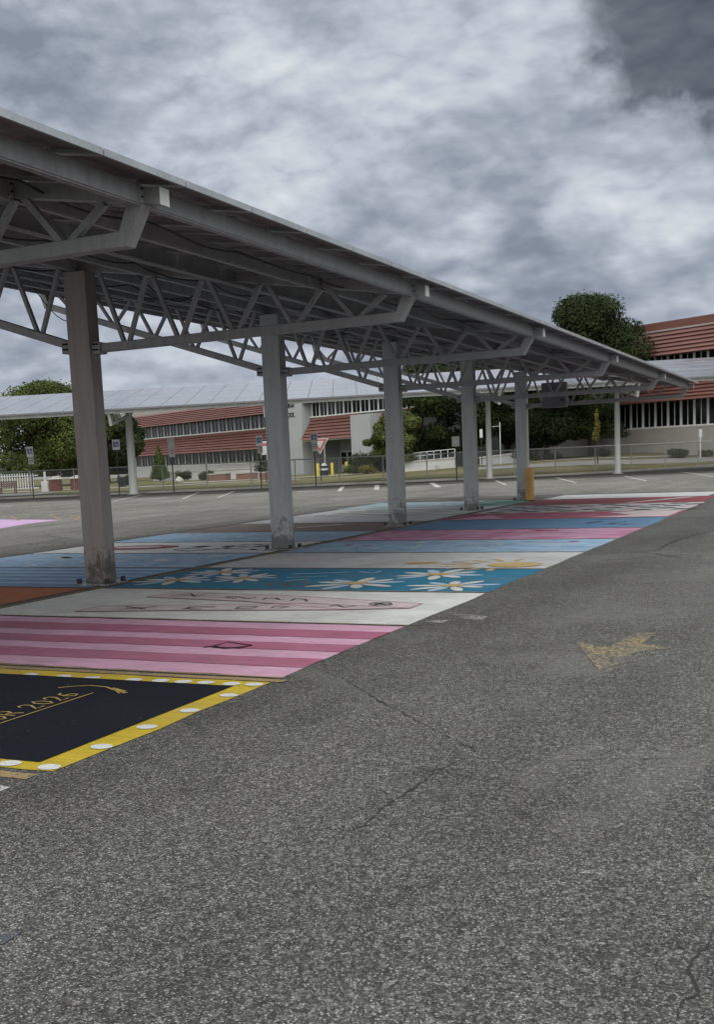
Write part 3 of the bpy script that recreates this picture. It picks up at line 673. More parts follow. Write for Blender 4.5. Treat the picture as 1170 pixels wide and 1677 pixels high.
# rails under the panels (run down the slope)
b = MB()
for j in range(NCOL):
    for f_ in (.22, .78):
        y = Y0+PW*(j+f_); xslab(b, EX-.30, LX+.30, y-.02, y+.02, .052, .0765, M_ALU)
cadd(b, 'panel_rail').update_tag()
rows = 5; rl = (EX-LX)/rows
def panel(b, j, i):
    y0, y1 = Y0+PW*j+.008, Y0+PW*(j+1)-.008; xa, xb = EX-rl*i-.008, EX-rl*(i+1)+.008
    fw = .035
    xslab(b, xa-fw, xb+fw, y0+fw, y1-fw, .004, .022, M_BACK)
    b.m[-5] = b.mi(M_PV)                      # glass on top, backsheet below
    for q in ((xa, xa-fw, y0, y1), (xb+fw, xb, y0, y1), (xa-fw, xb+fw, y0, y0+fw), (xa-fw, xb+fw, y1-fw, y1)): xslab(b, *q, 0, .05, M_ALU)
cnt = 0; rest = MB()
for j in range(NCOL):
    for i in range(rows):
        if 3 <= j < 23: b = MB(); panel(b, j, i); cadd(b, 'solar_panel')
        else: panel(rest, j, i)
o = cadd(rest, 'solar_panel'); o['kind'] = 'stuff'
# cables clipped under the roof, and one hanging loop
for x, sag in ((-6.1, .05), (-8.6, .09), (-11.2, .12), (-13.4, .07)):
    b = MB(); pts_ = []
    for i in range(140):
        y = Y0+.6+i*(Y1-Y0-1.2)/139; ph = (i % 7)/7
        pts_.append((x+.05*math.sin(i*.7), y, rz(x)-.13-sag*math.sin(math.pi*ph)-.02))
    b.tube(pts_, .011, M_WIRE, 5); cadd(b, 'cable')
for y in COLY[:5]:
    b = MB(); b.tube([(CX+.6+.02*i, y+.5+i*.13, rz(CX+.6)-.14-.32*math.sin(math.pi*i/12)) for i in range(13)], .012, M_WIRE, 5); cadd(b, 'cable')
b = MB(); b.tube([(-14.6+.09*i, 17.5+.05*i, 4.92-.55*math.sin(math.pi*i/12)+(.3-.02*i)) for i in range(13)], .009, M_WIRE, 5); cadd(b, 'cable')
b = MB(); b.tube([(-7.6, Y0+2, rz(-7.6)-.27), (-7.6, Y1-1, rz(-7.6)-.27)], .03, M_STEEL, 8); cadd(b, 'conduit')
b = MB(); b.tube([(-12.2, Y0+2, rz(-12.2)-.27), (-12.2, Y1-1, rz(-12.2)-.27)], .03, M_STEEL, 8); cadd(b, 'conduit')
M_BOX = simple('dark_grey_cabinet', (.13, .13, .14), .5)
b = MB(); b.box(CX+.55, CX+1.35, 35.9, 36.18, 3.26, 4.05, M_BOX); bx_ = cadd(b, 'electrical_cabinet', bevel=.02)
b = MB(); b.box(CX+.85, CX+.95, 35.87, 35.899, 3.8, 3.9, M_DARK); b.box(CX+1.18, CX+1.28, 35.87, 35.899, 3.45, 3.5, M_DARK); cadd(b, 'cabinet_latch', bx_)
b = MB(); b.tube([(CX+.7, 36.04, 3.26), (CX+.7, 36.04, 3.16), (CX+.25, 36.2, 3.1)], .03, M_DARK, 6); cadd(b, 'conduit', bx_)

# ---------------------------------------------------------------- far solar canopy (runs across the view)
def frz(u, d): return 4.96+.012*u+.165*(d-61.4)
fc = empty('solar_canopy', bk(2.1, 67.6), YAW, 'white posted solar canopy across the far side of the lot, bright panels seen from above', 'solar canopy')
def fadd(b, name, parent=fc, bevel=0):
    b.v = [(x-2.1, y-67.6, z) for x, y, z in b.v]; return b.build(name, parent, bevel)
def fsl(b, u0, u1, d0, d1, t0, t1, mat):
    b.hexa([(u0, d0, frz(u0, d0)-t1), (u1, d0, frz(u1, d0)-t1), (u1, d1, frz(u1, d1)-t1), (u0, d1, frz(u0, d1)-t1), (u0, d0, frz(u0, d0)-t0), (u1, d0, frz(u1, d0)-t0), (u1, d1, frz(u1, d1)-t0), (u0, d1, frz(u0, d1)-t0)], mat)
for k, u in enumerate((-29.3, -21.6, -13.1, -4.6, 2.3, 8.3, 15.9, 23.6, 31)):
    d = 67.4 if k != 6 else 67.0
    b = MB(); r_ = .27 if u == -13.1 else .19
    b.tube([(u, d, .03), (u, d, frz(u, d)-.3)], r_, M_FARST, 12, r_*.72); fadd(b, 'post')
    b = MB(); b.tube([(u, d, .004), (u, d, .05)], r_+.14, M_KERB, 12); fadd(b, 'base_plate')
    b = MB(); b.bar((u, 61.8, frz(u, 61.8)-.26), (u, 71.4, frz(u, 71.4)-.26), .16, .18, M_FARST); fadd(b, 'truss_top_chord')
    b = MB(); zc = frz(u, d)-1.15
    b.bar((u, d-.1, zc), (u, 62.3, frz(u, 62.3)-.95), .14, .14, M_FARST); b.bar((u, d+.1, zc), (u, 71.0, frz(u, 71.0)-.8), .14, .14, M_FARST)
    b.bar((u, 62.3, frz(u, 62.3)-1.0), (u, 61.9, frz(u, 61.9)-.3), .14, .14, M_FARST); b.bar((u, 71, frz(u, 71)-.85), (u, 71.2, frz(u, 71.2)-.3), .14, .14, M_FARST)
    fadd(b, 'truss_bottom_chord')
    for j in range(8):
        d0 = 62.5+j*.62 if j < 4 else 68.2+(j-4)*.62; up_ = j % 2
        b = MB(); b.bar((u, d0, frz(u, d0)-(.3 if up_ else .95)), (u, d0+.6, frz(u, d0+.6)-(.95 if up_ else .3)), .07, .07, M_FARST); fadd(b, 'web_member')
for d in (61.75, 63.6, 65.5, 67.6, 69.5, 71.3):
    b = MB(); fsl(b, -33, 34, d-.05, d+.05, .07, .30, M_FARST); fadd(b, 'purlin')
rest = MB(); pw, pl = 1.34, 2.0
M_PVFR = simple('dark_panel_frame', (.30, .30, .31), .5, .4)
def fpan(b, i, j):
    u0, u1, d0, d1 = -33+i*pw+.012, -33+(i+1)*pw-.012, 61.4+j*pl+.012, 61.4+(j+1)*pl-.012
    fsl(b, u0+.03, u1-.03, d0+.03, d1-.03, .005, .03, M_BACK); b.m[-5] = b.mi(M_PV)
    for q in ((u0, u1, d0, d0+.03), (u0, u1, d1-.03, d1), (u0, u0+.03, d0+.03, d1-.03), (u1-.03, u1, d0+.03, d1-.03)): fsl(b, *q, 0, .06, M_PVFR)
for i in range(50):
    for j in range(5):
        if 8 <= i < 28: b = MB(); fpan(b, i, j); fadd(b, 'solar_panel')
        else: fpan(rest, i, j)
o = fadd(rest, 'solar_panel'); o['kind'] = 'stuff'
b = MB(); fsl(b, -33, 34, 61.30, 61.395, -.01, .07, M_BOX); fadd(b, 'edge_trim')

# orange bollard next to the last column
b = MB(); bx0, by0 = -10.30, 36.1
b.tube([(0, 0, .0), (0, 0, 1.0), (0, 0, 1.05), (0, 0, 1.08)], .15, M_ORANGE, 16)
bo = empty('bollard', (bx0+.12, by0, 0), 0, 'orange yellow bollard at the foot of the last canopy column', 'bollard')
b.build('bollard_sleeve', bo, .01, True)
b = MB(); b.tube([(0, 0, .002), (0, 0, .03)], .19, M_DARK, 16); b.build('base_ring', bo)

# ---------------------------------------------------------------- building
AV = Vector((.5547, -.832)); NV = Vector((-.832, -.5547))       # along the facade, out of the facade (u,d)
def facade(name, d0, s0, zoff, label):
    rot = math.atan2(AV.y, AV.x)+YAW
    u, d = AV.x*s0, d0+AV.y*s0
    e = empty(name, bk(u, d, zoff), rot, label, 'building')
    return e
# in the building's frame: x along the facade to the right, -y out towards the car park, z up from its ground
def wbay(e, x0, x1, z0, z1, y=.25):
    b = MB(); b.box(x0+.2, x1, y, y+.05, z0+.1, z1, M_GLASS)
    o = b.build('window', e)
    b = MB(); b.box(x0, x0+.2, y-.06, y+.06, z0+.1, z1, M_TRIM)
    xm = (x0+.2+x1)/2
    b.build('window_frame', o)
    b = MB(); b.box(xm-.03, xm+.03, y-.03, y-.003, z0+.1, z1, M_TRIM); b.build('mullion', o)
def sill(e, x0, x1, z, y=0): b = MB(); b.box(x0, x1, y-.04, y+.28, z-.02, z+.1, M_TRIM); b.build('sill', e)
def mansard(e, x0, x1, z0, z1, out=1.1, n=7, endcap=True):
    b = MB(); y0 = -out
    for i in range(n):
        za, zb_ = z0+(z1-z0)*i/n, z0+(z1-z0)*(i+1)/n
        ya, yb = y0+out*i/n-.15, y0+out*(i+1)/n-.0
        xi = x0; xj = x1
        b.hexa([(xi, ya, za), (xj, ya, za), (xj, .2, za), (xi, .2, za), (xi, yb, zb_-.004), (xj, yb, zb_-.004), (xj, .2, zb_-.004), (xi, .2, zb_-.004)], M_RED)
    b.build('red_cladding', e)
W_ = 1.93
# left wing
S0 = -100
lw = facade('school_building', 108.9, 0, 0, 'two storey school building with red cladding bands, grey entrance tower and rows of windows')
b = MB(); b.box(-100, -13.0, .32, 14, 0, 7.9, M_BEIGE); b.box(-100, -13.0, .02, .3195, 0, 1.42, M_WHITE); b.build('wall', lw)
x = -78
while x < -14.9:
    wbay(lw, x, x+W_, 1.42, 2.95); wbay(lw, x, x+W_, 5.08, 6.62); x += W_
sill(lw, -100, -13.1, 1.42); sill(lw, -100, -13.1, 5.08)
mansard(lw, -100, -13.05, 2.92, 5.05); mansard(lw, -100, -13.05, 6.6, 8.2)
b = MB(); b.box(-100, -13.05, .3, 12, 8.21, 8.9, M_BEIGE); b.build('parapet', lw)
# tower
b = MB(); b.box(-13.0, -7.2, -1.0, 8, 0, 9.4, M_GREYW); b.build('tower', lw, .03)
def text_on(e, txt, x, z, size, y, mat, name='lettering'):
    cu_ = bpy.data.curves.new(name, 'FONT'); cu_.body = txt; cu_.size = size; cu_.extrude = .03; cu_.align_x = 'RIGHT'
    to = bpy.data.objects.new('tmp', cu_); C.objects.link(to)
    dg = bpy.context.evaluated_depsgraph_get(); me = bpy.data.meshes.new_from_object(to.evaluated_get(dg))
    bpy.data.objects.remove(to)
    me.materials.clear(); me.materials.append(mat)
    o = bpy.data.objects.new(name, me); C.objects.link(o); o.parent = e; o.location = (x, y, z); o.rotation_euler = (math.pi/2, 0, 0); return o
text_on(lw, 'HIGH', -8.4, 6.9, .66, -1.035, M_BLACKT); text_on(lw, 'SCHOOL', -8.4, 5.95, .66, -1.035, M_BLACKT)
# centre block with the entrance under the cladding
b = MB(); b.box(-7.19, 11.3, .32, 12, 3.5, 8.3, M_GREYW); b.box(-7.19, 11.3, 3.5, 12, 0, 3.4995, M_GREYW); b.box(5.6, 11.3, .33, 3.49, 0, 3.499, M_GREYW); b.build('wall', lw)
x = -7.1
while x < 9.7: wbay(lw, x, x+1.46, 5.75, 7.15); x += 1.46
sill(lw, -7.15, 11.2, 5.75)
mansard(lw, -6.6, 2.59, 3.5, 5.72, 1.5); mansard(lw, 5.9, 11.4, 3.7, 5.72, 1.3); mansard(lw, -7.15, 11.4, 7.2, 7.9, .7, 3)
b = MB(); b.box(2.6, 5.85, -1.6, .3, 0, 5.5, M_GREYW); b.build('pilaster', lw, .02)
for dx_, n_ in ((-6.9, 3), (-2.6, 2)):
    for i in range(n_):
        b = MB(); x = dx_+i*1.25; b.box(x, x+1.2, 3.40, 3.47, .02, 2.3, M_TRIM); o = b.build('door', lw)
        b = MB(); b.box(x+.14, x+1.06, 3.37, 3.398, .9, 2.15, M_GLASS); b.build('door_glass', o)
b = MB(); b.box(-2.6, -.1, 3.41, 3.48, 2.4, 3.4, M_GLASS); b.build('window', lw)
b = MB(); b.tube([(-3.2, -.9, 0), (-3.2, -.9, 3.5)], .09, M_GREYW, 8); b.build('entrance_post', lw)
b = MB(); b.box(-6.5, 2.5, -1.3, -1.2, 3.36, 3.50, M_TRIM); b.build('gutter', lw)

# right building
rb = facade('school_building', 124, 0, 1.0, 'tall red clad school building at the right edge with a beige base wall')
ZO = 1.0
# s of px 835.. : wall starts about s=23
b = MB(); b.box(26, 80, .32, 14, -1.2, 9.3, M_BEIGE); b.box(26, 80, -.05, .3195, -1.2, 1.85, M_BEIGE); b.build('wall', rb)
x = 36.5
while x < 62: wbay(rb, x, x+1.26, 1.88, 3.9); wbay(rb, x, x+1.26, 6.0, 7.3); x += 1.26
sill(rb, 36, 80, 1.88, -.03); sill(rb, 30, 80, 6.0)
mansard(rb, 27, 80, 3.85, 5.95, 1.1, 8); mansard(rb, 27, 80, 7.3, 9.15, 1.0, 6)
b = MB(); b.box(27, 80, -.12, .6, 9.16, 9.28, M_BEIGE); b.build('gutter', rb)
b = MB(); b.box(27, 80, .1, 12, 9.283, 9.9, M_RED); b.build('parapet', rb)

# ---------------------------------------------------------------- trees and shrubs
def leaves(bm_, centres, n, size, mat, rng, shell=.55):
    # many leaf faces spread through clumps
    cen = np.array([c[:3] for c in centres]); rad = np.array([c[3:6] for c in centres])
    wgt = rad.prod(1)**(2/3); wgt /= wgt.sum()
    idx = rng.choice(len(cen), n, p=wgt)
    d = rng.normal(size=(n, 3)); d /= np.linalg.norm(d, axis=1)[:, None]
    rr = (shell+(1-shell)*rng.random(n)**.6)*(1+.06*rng.normal(size=n))
    p = cen[idx]+d*rad[idx]*rr[:, None]
    nn = d+rng.normal(size=(n, 3))*.55; nn[:, 2] += .35; nn /= np.linalg.norm(nn, axis=1)[:, None]
    t = np.cross(nn, rng.normal(size=(n, 3))); t /= np.linalg.norm(t, axis=1)[:, None]; q = np.cross(nn, t)
    s = size*(.6+.8*rng.random(n))[:, None]
    v = np.stack([p-t*s, p-q*s*.55, p+t*s, p+q*s*.55], 1).reshape(-1, 3)
    return v
def crown_obj(name, parent, v, mat):
    n = len(v)//4; me = bpy.data.meshes.new(name)
    me.vertices.add(len(v)); me.vertices.foreach_set('co', v.astype(np.float32).ravel())
    me.loops.add(len(v)); me.loops.foreach_set('vertex_index', np.arange(len(v), dtype=np.int32))
    me.polygons.add(n); me.polygons.foreach_set('loop_start', np.arange(0, len(v), 4, dtype=np.int32))
    me.polygons.foreach_set('loop_total', np.full(n, 4, dtype=np.int32))
    me.materials.append(mat); me.update(calc_edges=True)
    o = bpy.data.objects.new(name, me); C.objects.link(o)
    if parent: o.parent = parent
    return o
def tree(name, u, d, h, rw, z0frac, label, mat=LF_DARK, n=16000, leaf=.20, seed=1, squash=1, cat='tree', tr=.28, nb=34, group=None, top=.62):
    rng = np.random.default_rng(seed); g0 = gz(u, d)
    e = empty(name, bk(u, d, g0), YAW, label, cat, group)
    zc0 = h*z0frac; cen = []
    for i in range(nb):
        f = rng.random()**.85; z = zc0+(h-zc0)*f
        env = rw*max(.12, (1-abs((f-.38)/.66)**2.2))
        a = rng.random()*2*math.pi; r = env*(rng.random()**.5)*.86
        s = rw*(.13+.24*rng.random()**1.4)
        cen.append((r*math.cos(a), r*math.sin(a)*squash, min(z, h-s*.7), s*1.15, s*1.1*squash, s*.85))
    v = leaves(None, cen, n, leaf, mat, rng)
    v[:, 2] = np.maximum(v[:, 2], zc0*.75)
    b = MB(); b.tube([(0, 0, -.1), (.05, .02, h*.18), (.0, .08, h*.45), (.1, 0, h*.72)], tr, M_BARK, 9, tr*.3)
    for i in range(7):
        c = cen[int(rng.integers(nb))]; zs = h*(.2+.35*rng.random())
        b.tube([(0, .03, zs), (c[0]*.5, c[1]*.5, (zs+c[2])*.5-.2), (c[0], c[1], c[2])], tr*.35, M_BARK, 6, .04)
    b.build('trunk', e, 0, True); crown_obj('crown', e, v, mat); return e
tree('shade_tree', *(18.80, 88.00, 3.15)[:2], 12.1, 5.5, .15, 'large round dark green tree at the right, rising above the canopy roof', LF_DARK, 85000, .105, 3, 1, nb=60)
tree('shade_tree', *(25.38, 96.00, 3.07)[:2], 9.6, 2.9, .2, 'narrow dark tree filling the gap between the big round tree and the red building', LF_DARK, 16000, .125, 4)
tree('shade_tree', *(8.16, 96.00, 3.80)[:2], 10.4, 5.0, .16, 'broad dark tree above the white ramp wall, right of the third column', LF_DARK, 45000, .13, 5, nb=50)
tree('shade_tree', *(13.90, 100.00, 3.66)[:2], 10.0, 4.2, .13, 'deep green tree behind the slim white sign, between the fourth and fifth columns', LF_DARK, 30000, .13, 6)
tree('shade_tree', *(16.19, 93.00, 3.38)[:2], 9.0, 3.6, .15, 'dark tree directly behind the orange bollard and last column', LF_DARK, 24000, .13, 16)
tree('shade_tree', *(-28.63, 108.00, 5.67)[:2], 9.6, 6.4, .13, 'mid green tree at the far left whose pale top shows above the far canopy', LF_MID, 80000, .12, 7, nb=60)
tree('shade_tree', *(-25.57, 118.00, 5.79)[:2], 8.3, 5.0, .12, 'dark spreading tree behind the nearest column, left of the building wing', LF_DARK, 40000, .14, 8, nb=36)
tree('ornamental_tree', *(3.95, 92.00, 3.88)[:2], 4.9, 2.2, .22, 'small yellowish green tree in front of the grey pilaster, by the ramp', LF_LIGHT, 9000, .12, 9, tr=.09, nb=18)
tree('ornamental_tree', *(2.60, 97.00, 4.06)[:2], 4.2, 1.9, .2, 'small olive green tree left of the third column, beside the pilaster', LF_MID, 7000, .12, 10, tr=.08, nb=14)
def bush(name, u, d, rx, h, label, mat=LF_DARK, n=1800, seed=1, leaf=.09, cat='shrub', z0=0):
    rng = np.random.default_rng(seed)
    e = empty(name, bk(u, d, gz(u, d)+z0), YAW, label, cat)
    cen = [(rng.uniform(-.6, .6)*rx, rng.uniform(-.3, .3)*rx, h*rng.uniform(.35, .6), rx*rng.uniform(.4, .6), rx*.45, h*.42) for _ in range(7)]
    v = leaves(None, cen, n, leaf, mat, rng, .3); v[:, 2] = np.maximum(v[:, 2], .01)
    crown_obj('foliage', e, v, mat)
    b = MB(); b.tube([(0, 0, -.05), (.02, 0, h*.5)], .04, M_BARK, 6, .02); b.build('stem', e)
bush('shrub', *(1.74, 99.00, 4.15)[:2], 2.3, 2.1, 'dark green mounded hedge at the foot of the grey pilaster', LF_DARK, 6000, 11)
bush('shrub', *(1.40, 94.00, 4.04)[:2], .8, .8, 'yellow flowering low shrub in front of the dark hedge', LF_YEL, 900, 12)
bush('shrub', *(0.14, 98.00, 4.19)[:2], .9, .8, 'low green shrub between the yellow bollards and the pilaster', LF_MID, 1000, 13)
bush('shrub', *(24.25, 83.50, 2.80)[:2], .95, .72, 'round dark shrub against the beige wall at the right', LF_DARK, 1500, 14)
bush('shrub', *(19.39, 86.00, 3.07)[:2], .7, .6, 'small dark shrub at the wall base just right of the big tree trunk', LF_DARK, 900, 15)
bush('shrub', *(26.33, 83.50, 2.71)[:2], .6, .6, 'greyish shrub at the wall base beside the white marker post', LF_MID, 800, 17)
bush('shrub', *(15.62, 87.00, 3.25)[:2], .7, .6, 'small dark shrub at the wall base right of the orange bollard', LF_DARK, 900, 18)
bush('shrub', *(13.76, 88.00, 3.36)[:2], 1.3, 1.0, 'dark low shrub just left of the last column', LF_DARK, 1400, 19)
bush('shrub', *(-13.23, 103.00, 4.89)[:2], 1.0, 1.0, 'dark rounded shrub between the white wall sections, left of the brick planters', LF_DARK, 1200, 20)
bush('shrub', *(-15.95, 106.00, 5.08)[:2], .9, 1.0, 'small dark shrub beside a pale boulder', LF_DARK, 1000, 21)
bush('shrub', *(-19.10, 96.00, 4.96)[:2], 1.0, .9, 'low dark shrub behind the black litter bins', LF_DARK, 1000, 22)
bush('shrub', *(-7.14, 100.00, 4.55)[:2], 1.4, 2.3, 'grey green shrub behind the red and white sign', LF_DARK, 2200, 23)
# conifer
def conifer(u, d, h, label):
    rng = np.random.default_rng(31); e = empty('conifer', bk(u, d, gz(u, d)), YAW, label, 'tree')
    cen = [(0, 0, .5+(h-.6)*i/9, .95*(1-i/10)+.08, .95*(1-i/10)+.08, .35) for i in range(10)]
    crown_obj('crown', e, leaves(None, cen, 5000, .08, LF_MID, rng, .3), LF_MID)
    b = MB(); b.tube([(0, 0, 0), (0, 0, h*.8)], .08, M_BARK, 7, .03); b.build('trunk', e)
conifer(*(-18.35, 108.00, 5.23)[:2], 3.3, 'small cone shaped evergreen in front of the left wing')
# young tree tied to a stake
u0, d0 = (17.34, 79.00, 2.98)[:2]
e = empty('sapling', bk(u0, d0, gz(u0, d0)), YAW, 'thin sapling with drooping yellow leaves in front of the big dark tree', 'tree')
b = MB(); b.tube([(0, 0, 0), (.03, 0, 1.8), (-.05, 0, 3.2)], .045, M_BARK, 6, .02); b.build('trunk', e)
rng = np.random.default_rng(5); crown_obj('crown', e, leaves(None, [(-.05, 0, 3.3, .14, .14, .5), (.0, 0, 2.6, .24, .2, .55), (-.12, 0, 1.95, .26, .2, .4)], 700, .07, LF_YEL, rng, .2), LF_YEL)

# ---------------------------------------------------------------- chain-link fence beyond the kerb
fpts = [(-60, 70.0), (-30, 69.8), (10, 70.4), (16, 72.6), (20, 75.2), (26, 79.0), (60, 83)]
def fpos(u):
    for (a, da), (c, dc) in zip(fpts, fpts[1:]):
        if a <= u <= c: return da+(dc-da)*(u-a)/(c-a)
fe = empty('chain_link_fence', (0, 0, 0), YAW, 'low grey chain link fence running behind the kerb across the whole far side', 'fence')
def mk_link():
    m, t, b = pbsdf('chain_link_wire', .5, .5); co = objco(t)
    b.inputs['Base Color'].default_value = (.2, .2, .2, 1); return m
M_LINK = M_FENCE
FHT = 1.55; fu = [-42+i*2.75 for i in range(31)]
for u in fu:
    b = MB(); d = fpos(u); z = gz(u, d)
    b.tube([(u, d, z-.1), (u, d, z+FHT+.04)], .035, M_FENCE, 7); b.build('fence_post', fe)
b = MB()
for a, c in zip(fu, fu[1:]):
    b.tube([(a, fpos(a), gz(a, fpos(a))+FHT), (c, fpos(c), gz(c, fpos(c))+FHT)], .04, M_FENCE, 6)
b.build('top_rail', fe)
b = MB()                                    # woven wire, each wire a thin strip of real thickness
mi = b.mi(M_LINK); step = .16
for a, c in zip(fu, fu[1:]):
    n_ = int((c-a)/step)
    for s_ in (1, -1):
        for i in range(-int(FHT/step)-1, n_+1):
            x0_, x1_ = i*step, i*step+FHT; t0, t1 = max(0, -x0_/FHT), min(1, ((c-a)-x0_)/FHT)
            if t1-t0 < .02: continue
            P = []
            for t in (t0, t1):
                x = a+x0_+FHT*t; q = t if s_ > 0 else 1-t
                P.append(Vector((x, fpos(x)+.03, gz(x, fpos(x))+.08+q*(FHT-.1))))
            b.bar(P[0], P[1], .007, .007, M_LINK)
b.build('wire_mesh', fe)

# ---------------------------------------------------------------- signs
SG = 'accessible parking signs along the kerb'
def sign_post(name, u, d, ztop, parts, label, cat='sign', group=None, r=.035, mat=None, lean=0):
    e = empty(name, bk(u, d, gz(u, d)), YAW, label, cat, group)
    b = MB(); b.tube([(0, 0, -.05), (lean, 0, ztop)], r, mat or M_POLE, 8); b.build('post', e); return e
def plate(e, w_, h, z, mat, x=0, y=-.05, name='sign_panel', border=None):
    b = MB(); b.box(x-w_/2, x+w_/2, y, y+.015, z-h/2, z+h/2, mat); p = b.build(name, e, .006)
    return p
def hsign(u, d, zt, label, w_=.40, blue=M_SIGNB, low=.42, white=M_SIGNW):
    e = sign_post('accessible_parking_sign', u, d, zt-.05, None, label, 'parking sign', SG)
    plate(e, w_, .60, zt-.32, white)
    b = MB(); b.box(-w_*.36, w_*.36, -.056, -.0505, zt-.46, zt-.14, blue); s_ = b.build('blue_symbol_field', e)
    b = MB()                                # wheelchair symbol
    disc_ = [( .03+.085*math.cos(a), -.062, zt-.355+.085*math.sin(a)) for a in [2*math.pi*i/12 for i in range(12)]]
    for a, c in zip(disc_, disc_[1:]+disc_[:1]): b.bar(a, c, .022, .022, M_SIGNW)
    b.bar((-.02, -.062, zt-.20), (-.01, -.062, zt-.32), .03, .03, M_SIGNW); b.bar((-.01, -.062, zt-.31), (.09, -.062, zt-.31), .025, .025, M_SIGNW); b.box(-.045, .005, -.066, -.057, zt-.19, zt-.15, M_SIGNW)
    b.build('wheelchair_symbol', e)
    if low: 
        p = plate(e, w_*.82, low, zt-.64-low/2, M_SIGNG, .03)
        b = MB()
        for i in range(3): b.box(.03-w_*.3, .03+w_*.3, -.056, -.0505, zt-.74-i*.1, zt-.71-i*.1, M_POLE)
        b.build('lettering', p)
    return e
hsign((-18.89, 66.60, 3.13)[0], 66.6, 3.10, 'blue and white accessible parking sign with a narrow lower plate, farthest left')
hsign((-13.85, 66.90, 2.92)[0], 66.9, 3.30, 'accessible parking sign on a black post just right of the nearest column', .44, M_SIGNB, None)
hsign((-10.65, 67.20, 2.79)[0], 67.2, 3.25, 'grey accessible parking sign seen against the red cladding of the left wing', .42, M_SIGNG, .5, M_SIGNG)
hsign((-5.43, 67.60, 2.57)[0], 67.6, 3.20, 'accessible parking sign just left of the second column', .40, M_SIGNB, .45)
hsign((-2.15, 67.80, 2.43)[0], 67.8, 3.22, 'accessible parking sign standing in front of the yield sign', .42, M_SIGNB, .48, M_SIGNG)
hsign((6.37, 68.00, 2.07)[0], 68.0, 2.65, 'pale square sign with faint text right of the third column', .46, M_SIGNG, None, M_SIGNG)
# yield sign
u0, d0 = (-2.09, 78.00, 2.53)[:2]
e = sign_post('yield_sign', u0, d0, 3.0, None, 'triangular white and red yield sign beside the entrance', 'road sign')
def tri(e, s, y, mat, name, zc): 
    b = MB(); p = [(-s, y, zc+s*.6), (s, y, zc+s*.6), (0, y, zc-s*1.15)]; q = [(a, y+.012, c) for a, _, c in p]
    b.face(p[::-1], mat); b.face(q, mat)
    for i in range(3): j = (i+1) % 3; b.face([p[i], p[j], q[j], q[i]], mat)
    return b.build(name, e)
tri(e, .62, -.06, M_SIGNW, 'sign_panel', 2.55); tri(e, .52, -.064, M_SIGNR, 'red_border', 2.55); tri(e, .30, -.068, M_SIGNW, 'white_centre', 2.57)
# red and white signs near the second column
u0, d0 = (-6.04, 80.00, 2.71)[:2]
e = sign_post('road_sign', u0, d0, 2.95, None, 'white sign with red lettering partly behind the second column', 'road sign')
plate(e, .5, .95, 2.45, M_SIGNW); b = MB(); b.box(-.18, .18, -.06, -.0505, 2.6, 2.8, M_SIGNR); b.build('red_band', e)
plate(e, .42, .7, 1.95, M_SIGNW, .3, -.08)
u0, d0 = (9.78, 84.00, 2.08)[:2]
e = sign_post('road_sign', u0, d0, 2.75, None, 'small narrow white sign between the fourth column and a white canopy post', 'road sign', r=.03); plate(e, .22, .62, 2.45, M_SIGNW)
u0, d0 = (11.46, 86.00, 2.02)[:2]
e = empty('flag_pole', bk(u0, d0, gz(u0, d0)), YAW, 'thin pale pole with a short side arm right of the white canopy post', 'pole')
b = MB(); b.tube([(0, 0, 0), (0, 0, 3.2)], .035, M_FARST, 7); b.build('pole', e); b = MB(); b.tube([(0, 0, 2.9), (-.6, 0, 2.88)], .02, M_FARST, 6); b.build('arm', e)
u0, d0 = (25.81, 83.00, 1.39)[:2]
e = sign_post('marker_post', u0, d0, 1.95, None, 'white marker post standing against the beige wall at the far right', 'post', mat=M_SIGNW, r=.06)
b = MB(); b.box(-.12, .12, -.08, .08, 1.5, 2.1, M_SIGNW); b.build('post_head', e, .02)

# ---------------------------------------------------------------- things in front of the building
for (u0, d0, _), lab in (((-2.86, 97.00, 0.65), 'yellow bollard left of the entrance doors, nearest the yield sign'), ((-1.64, 98.00, 0.59), 'yellow bollard in the middle of the entrance, by the doors'), ((-0.40, 101.00, 0.50), 'yellow bollard nearest the grey pilaster')):
    e = empty('bollard', bk(u0, d0, gz(u0, d0)), YAW, lab, 'bollard', 'yellow bollards at the entrance')
    b = MB(); b.tube([(0, 0, 0), (0, 0, 1.05), (0, 0, 1.12)], .13, M_YEL, 12); b.build('bollard_post', e, .01, True)
    b = MB(); b.tube([(0, 0, 0), (0, 0, .05)], .18, M_CONC, 12); b.build('footing', e)
u0, d0 = (-2.38, 99.00, 0.61)[:2]
e = empty('litter_bin', bk(u0, d0, gz(u0, d0)), YAW, 'dark litter bin with a white band in front of the entrance doors', 'bin')
b = MB(); b.tube([(0, 0, 0), (0, 0, .9)], .34, M_DARK, 14, .38); b.build('bin_body', e); b = MB(); b.tube([(0, 0, .5), (0, 0, .66)], .385, M_SIGNW, 14); b.build('white_band', e); b = MB(); b.tube([(0, 0, .9), (0, 0, .98), (0, 0, 1.12)], .38, M_SIGNG, 14, .12); b.build('lid', e)
for px_, lab in (((-18.07, 88.00, 1.41), 'black litter bin beside the sign post, left one of the pair'), ((-17.79, 88.00, 1.40), 'black litter bin left of the white canopy post, right one of the pair')):
    e = empty('litter_bin', bk(px_[0], px_[1], gz(px_[0], px_[1])), YAW, lab, 'bin', 'pair of black bins on the lawn')
    b = MB(); b.tube([(0, 0, 0), (0, 0, .7)], .14, M_DARK, 10, .17); b.build('bin_body', e); b = MB(); b.tube([(0, 0, .7), (0, 0, .76)], .19, M_DARK, 10); b.build('lid', e)
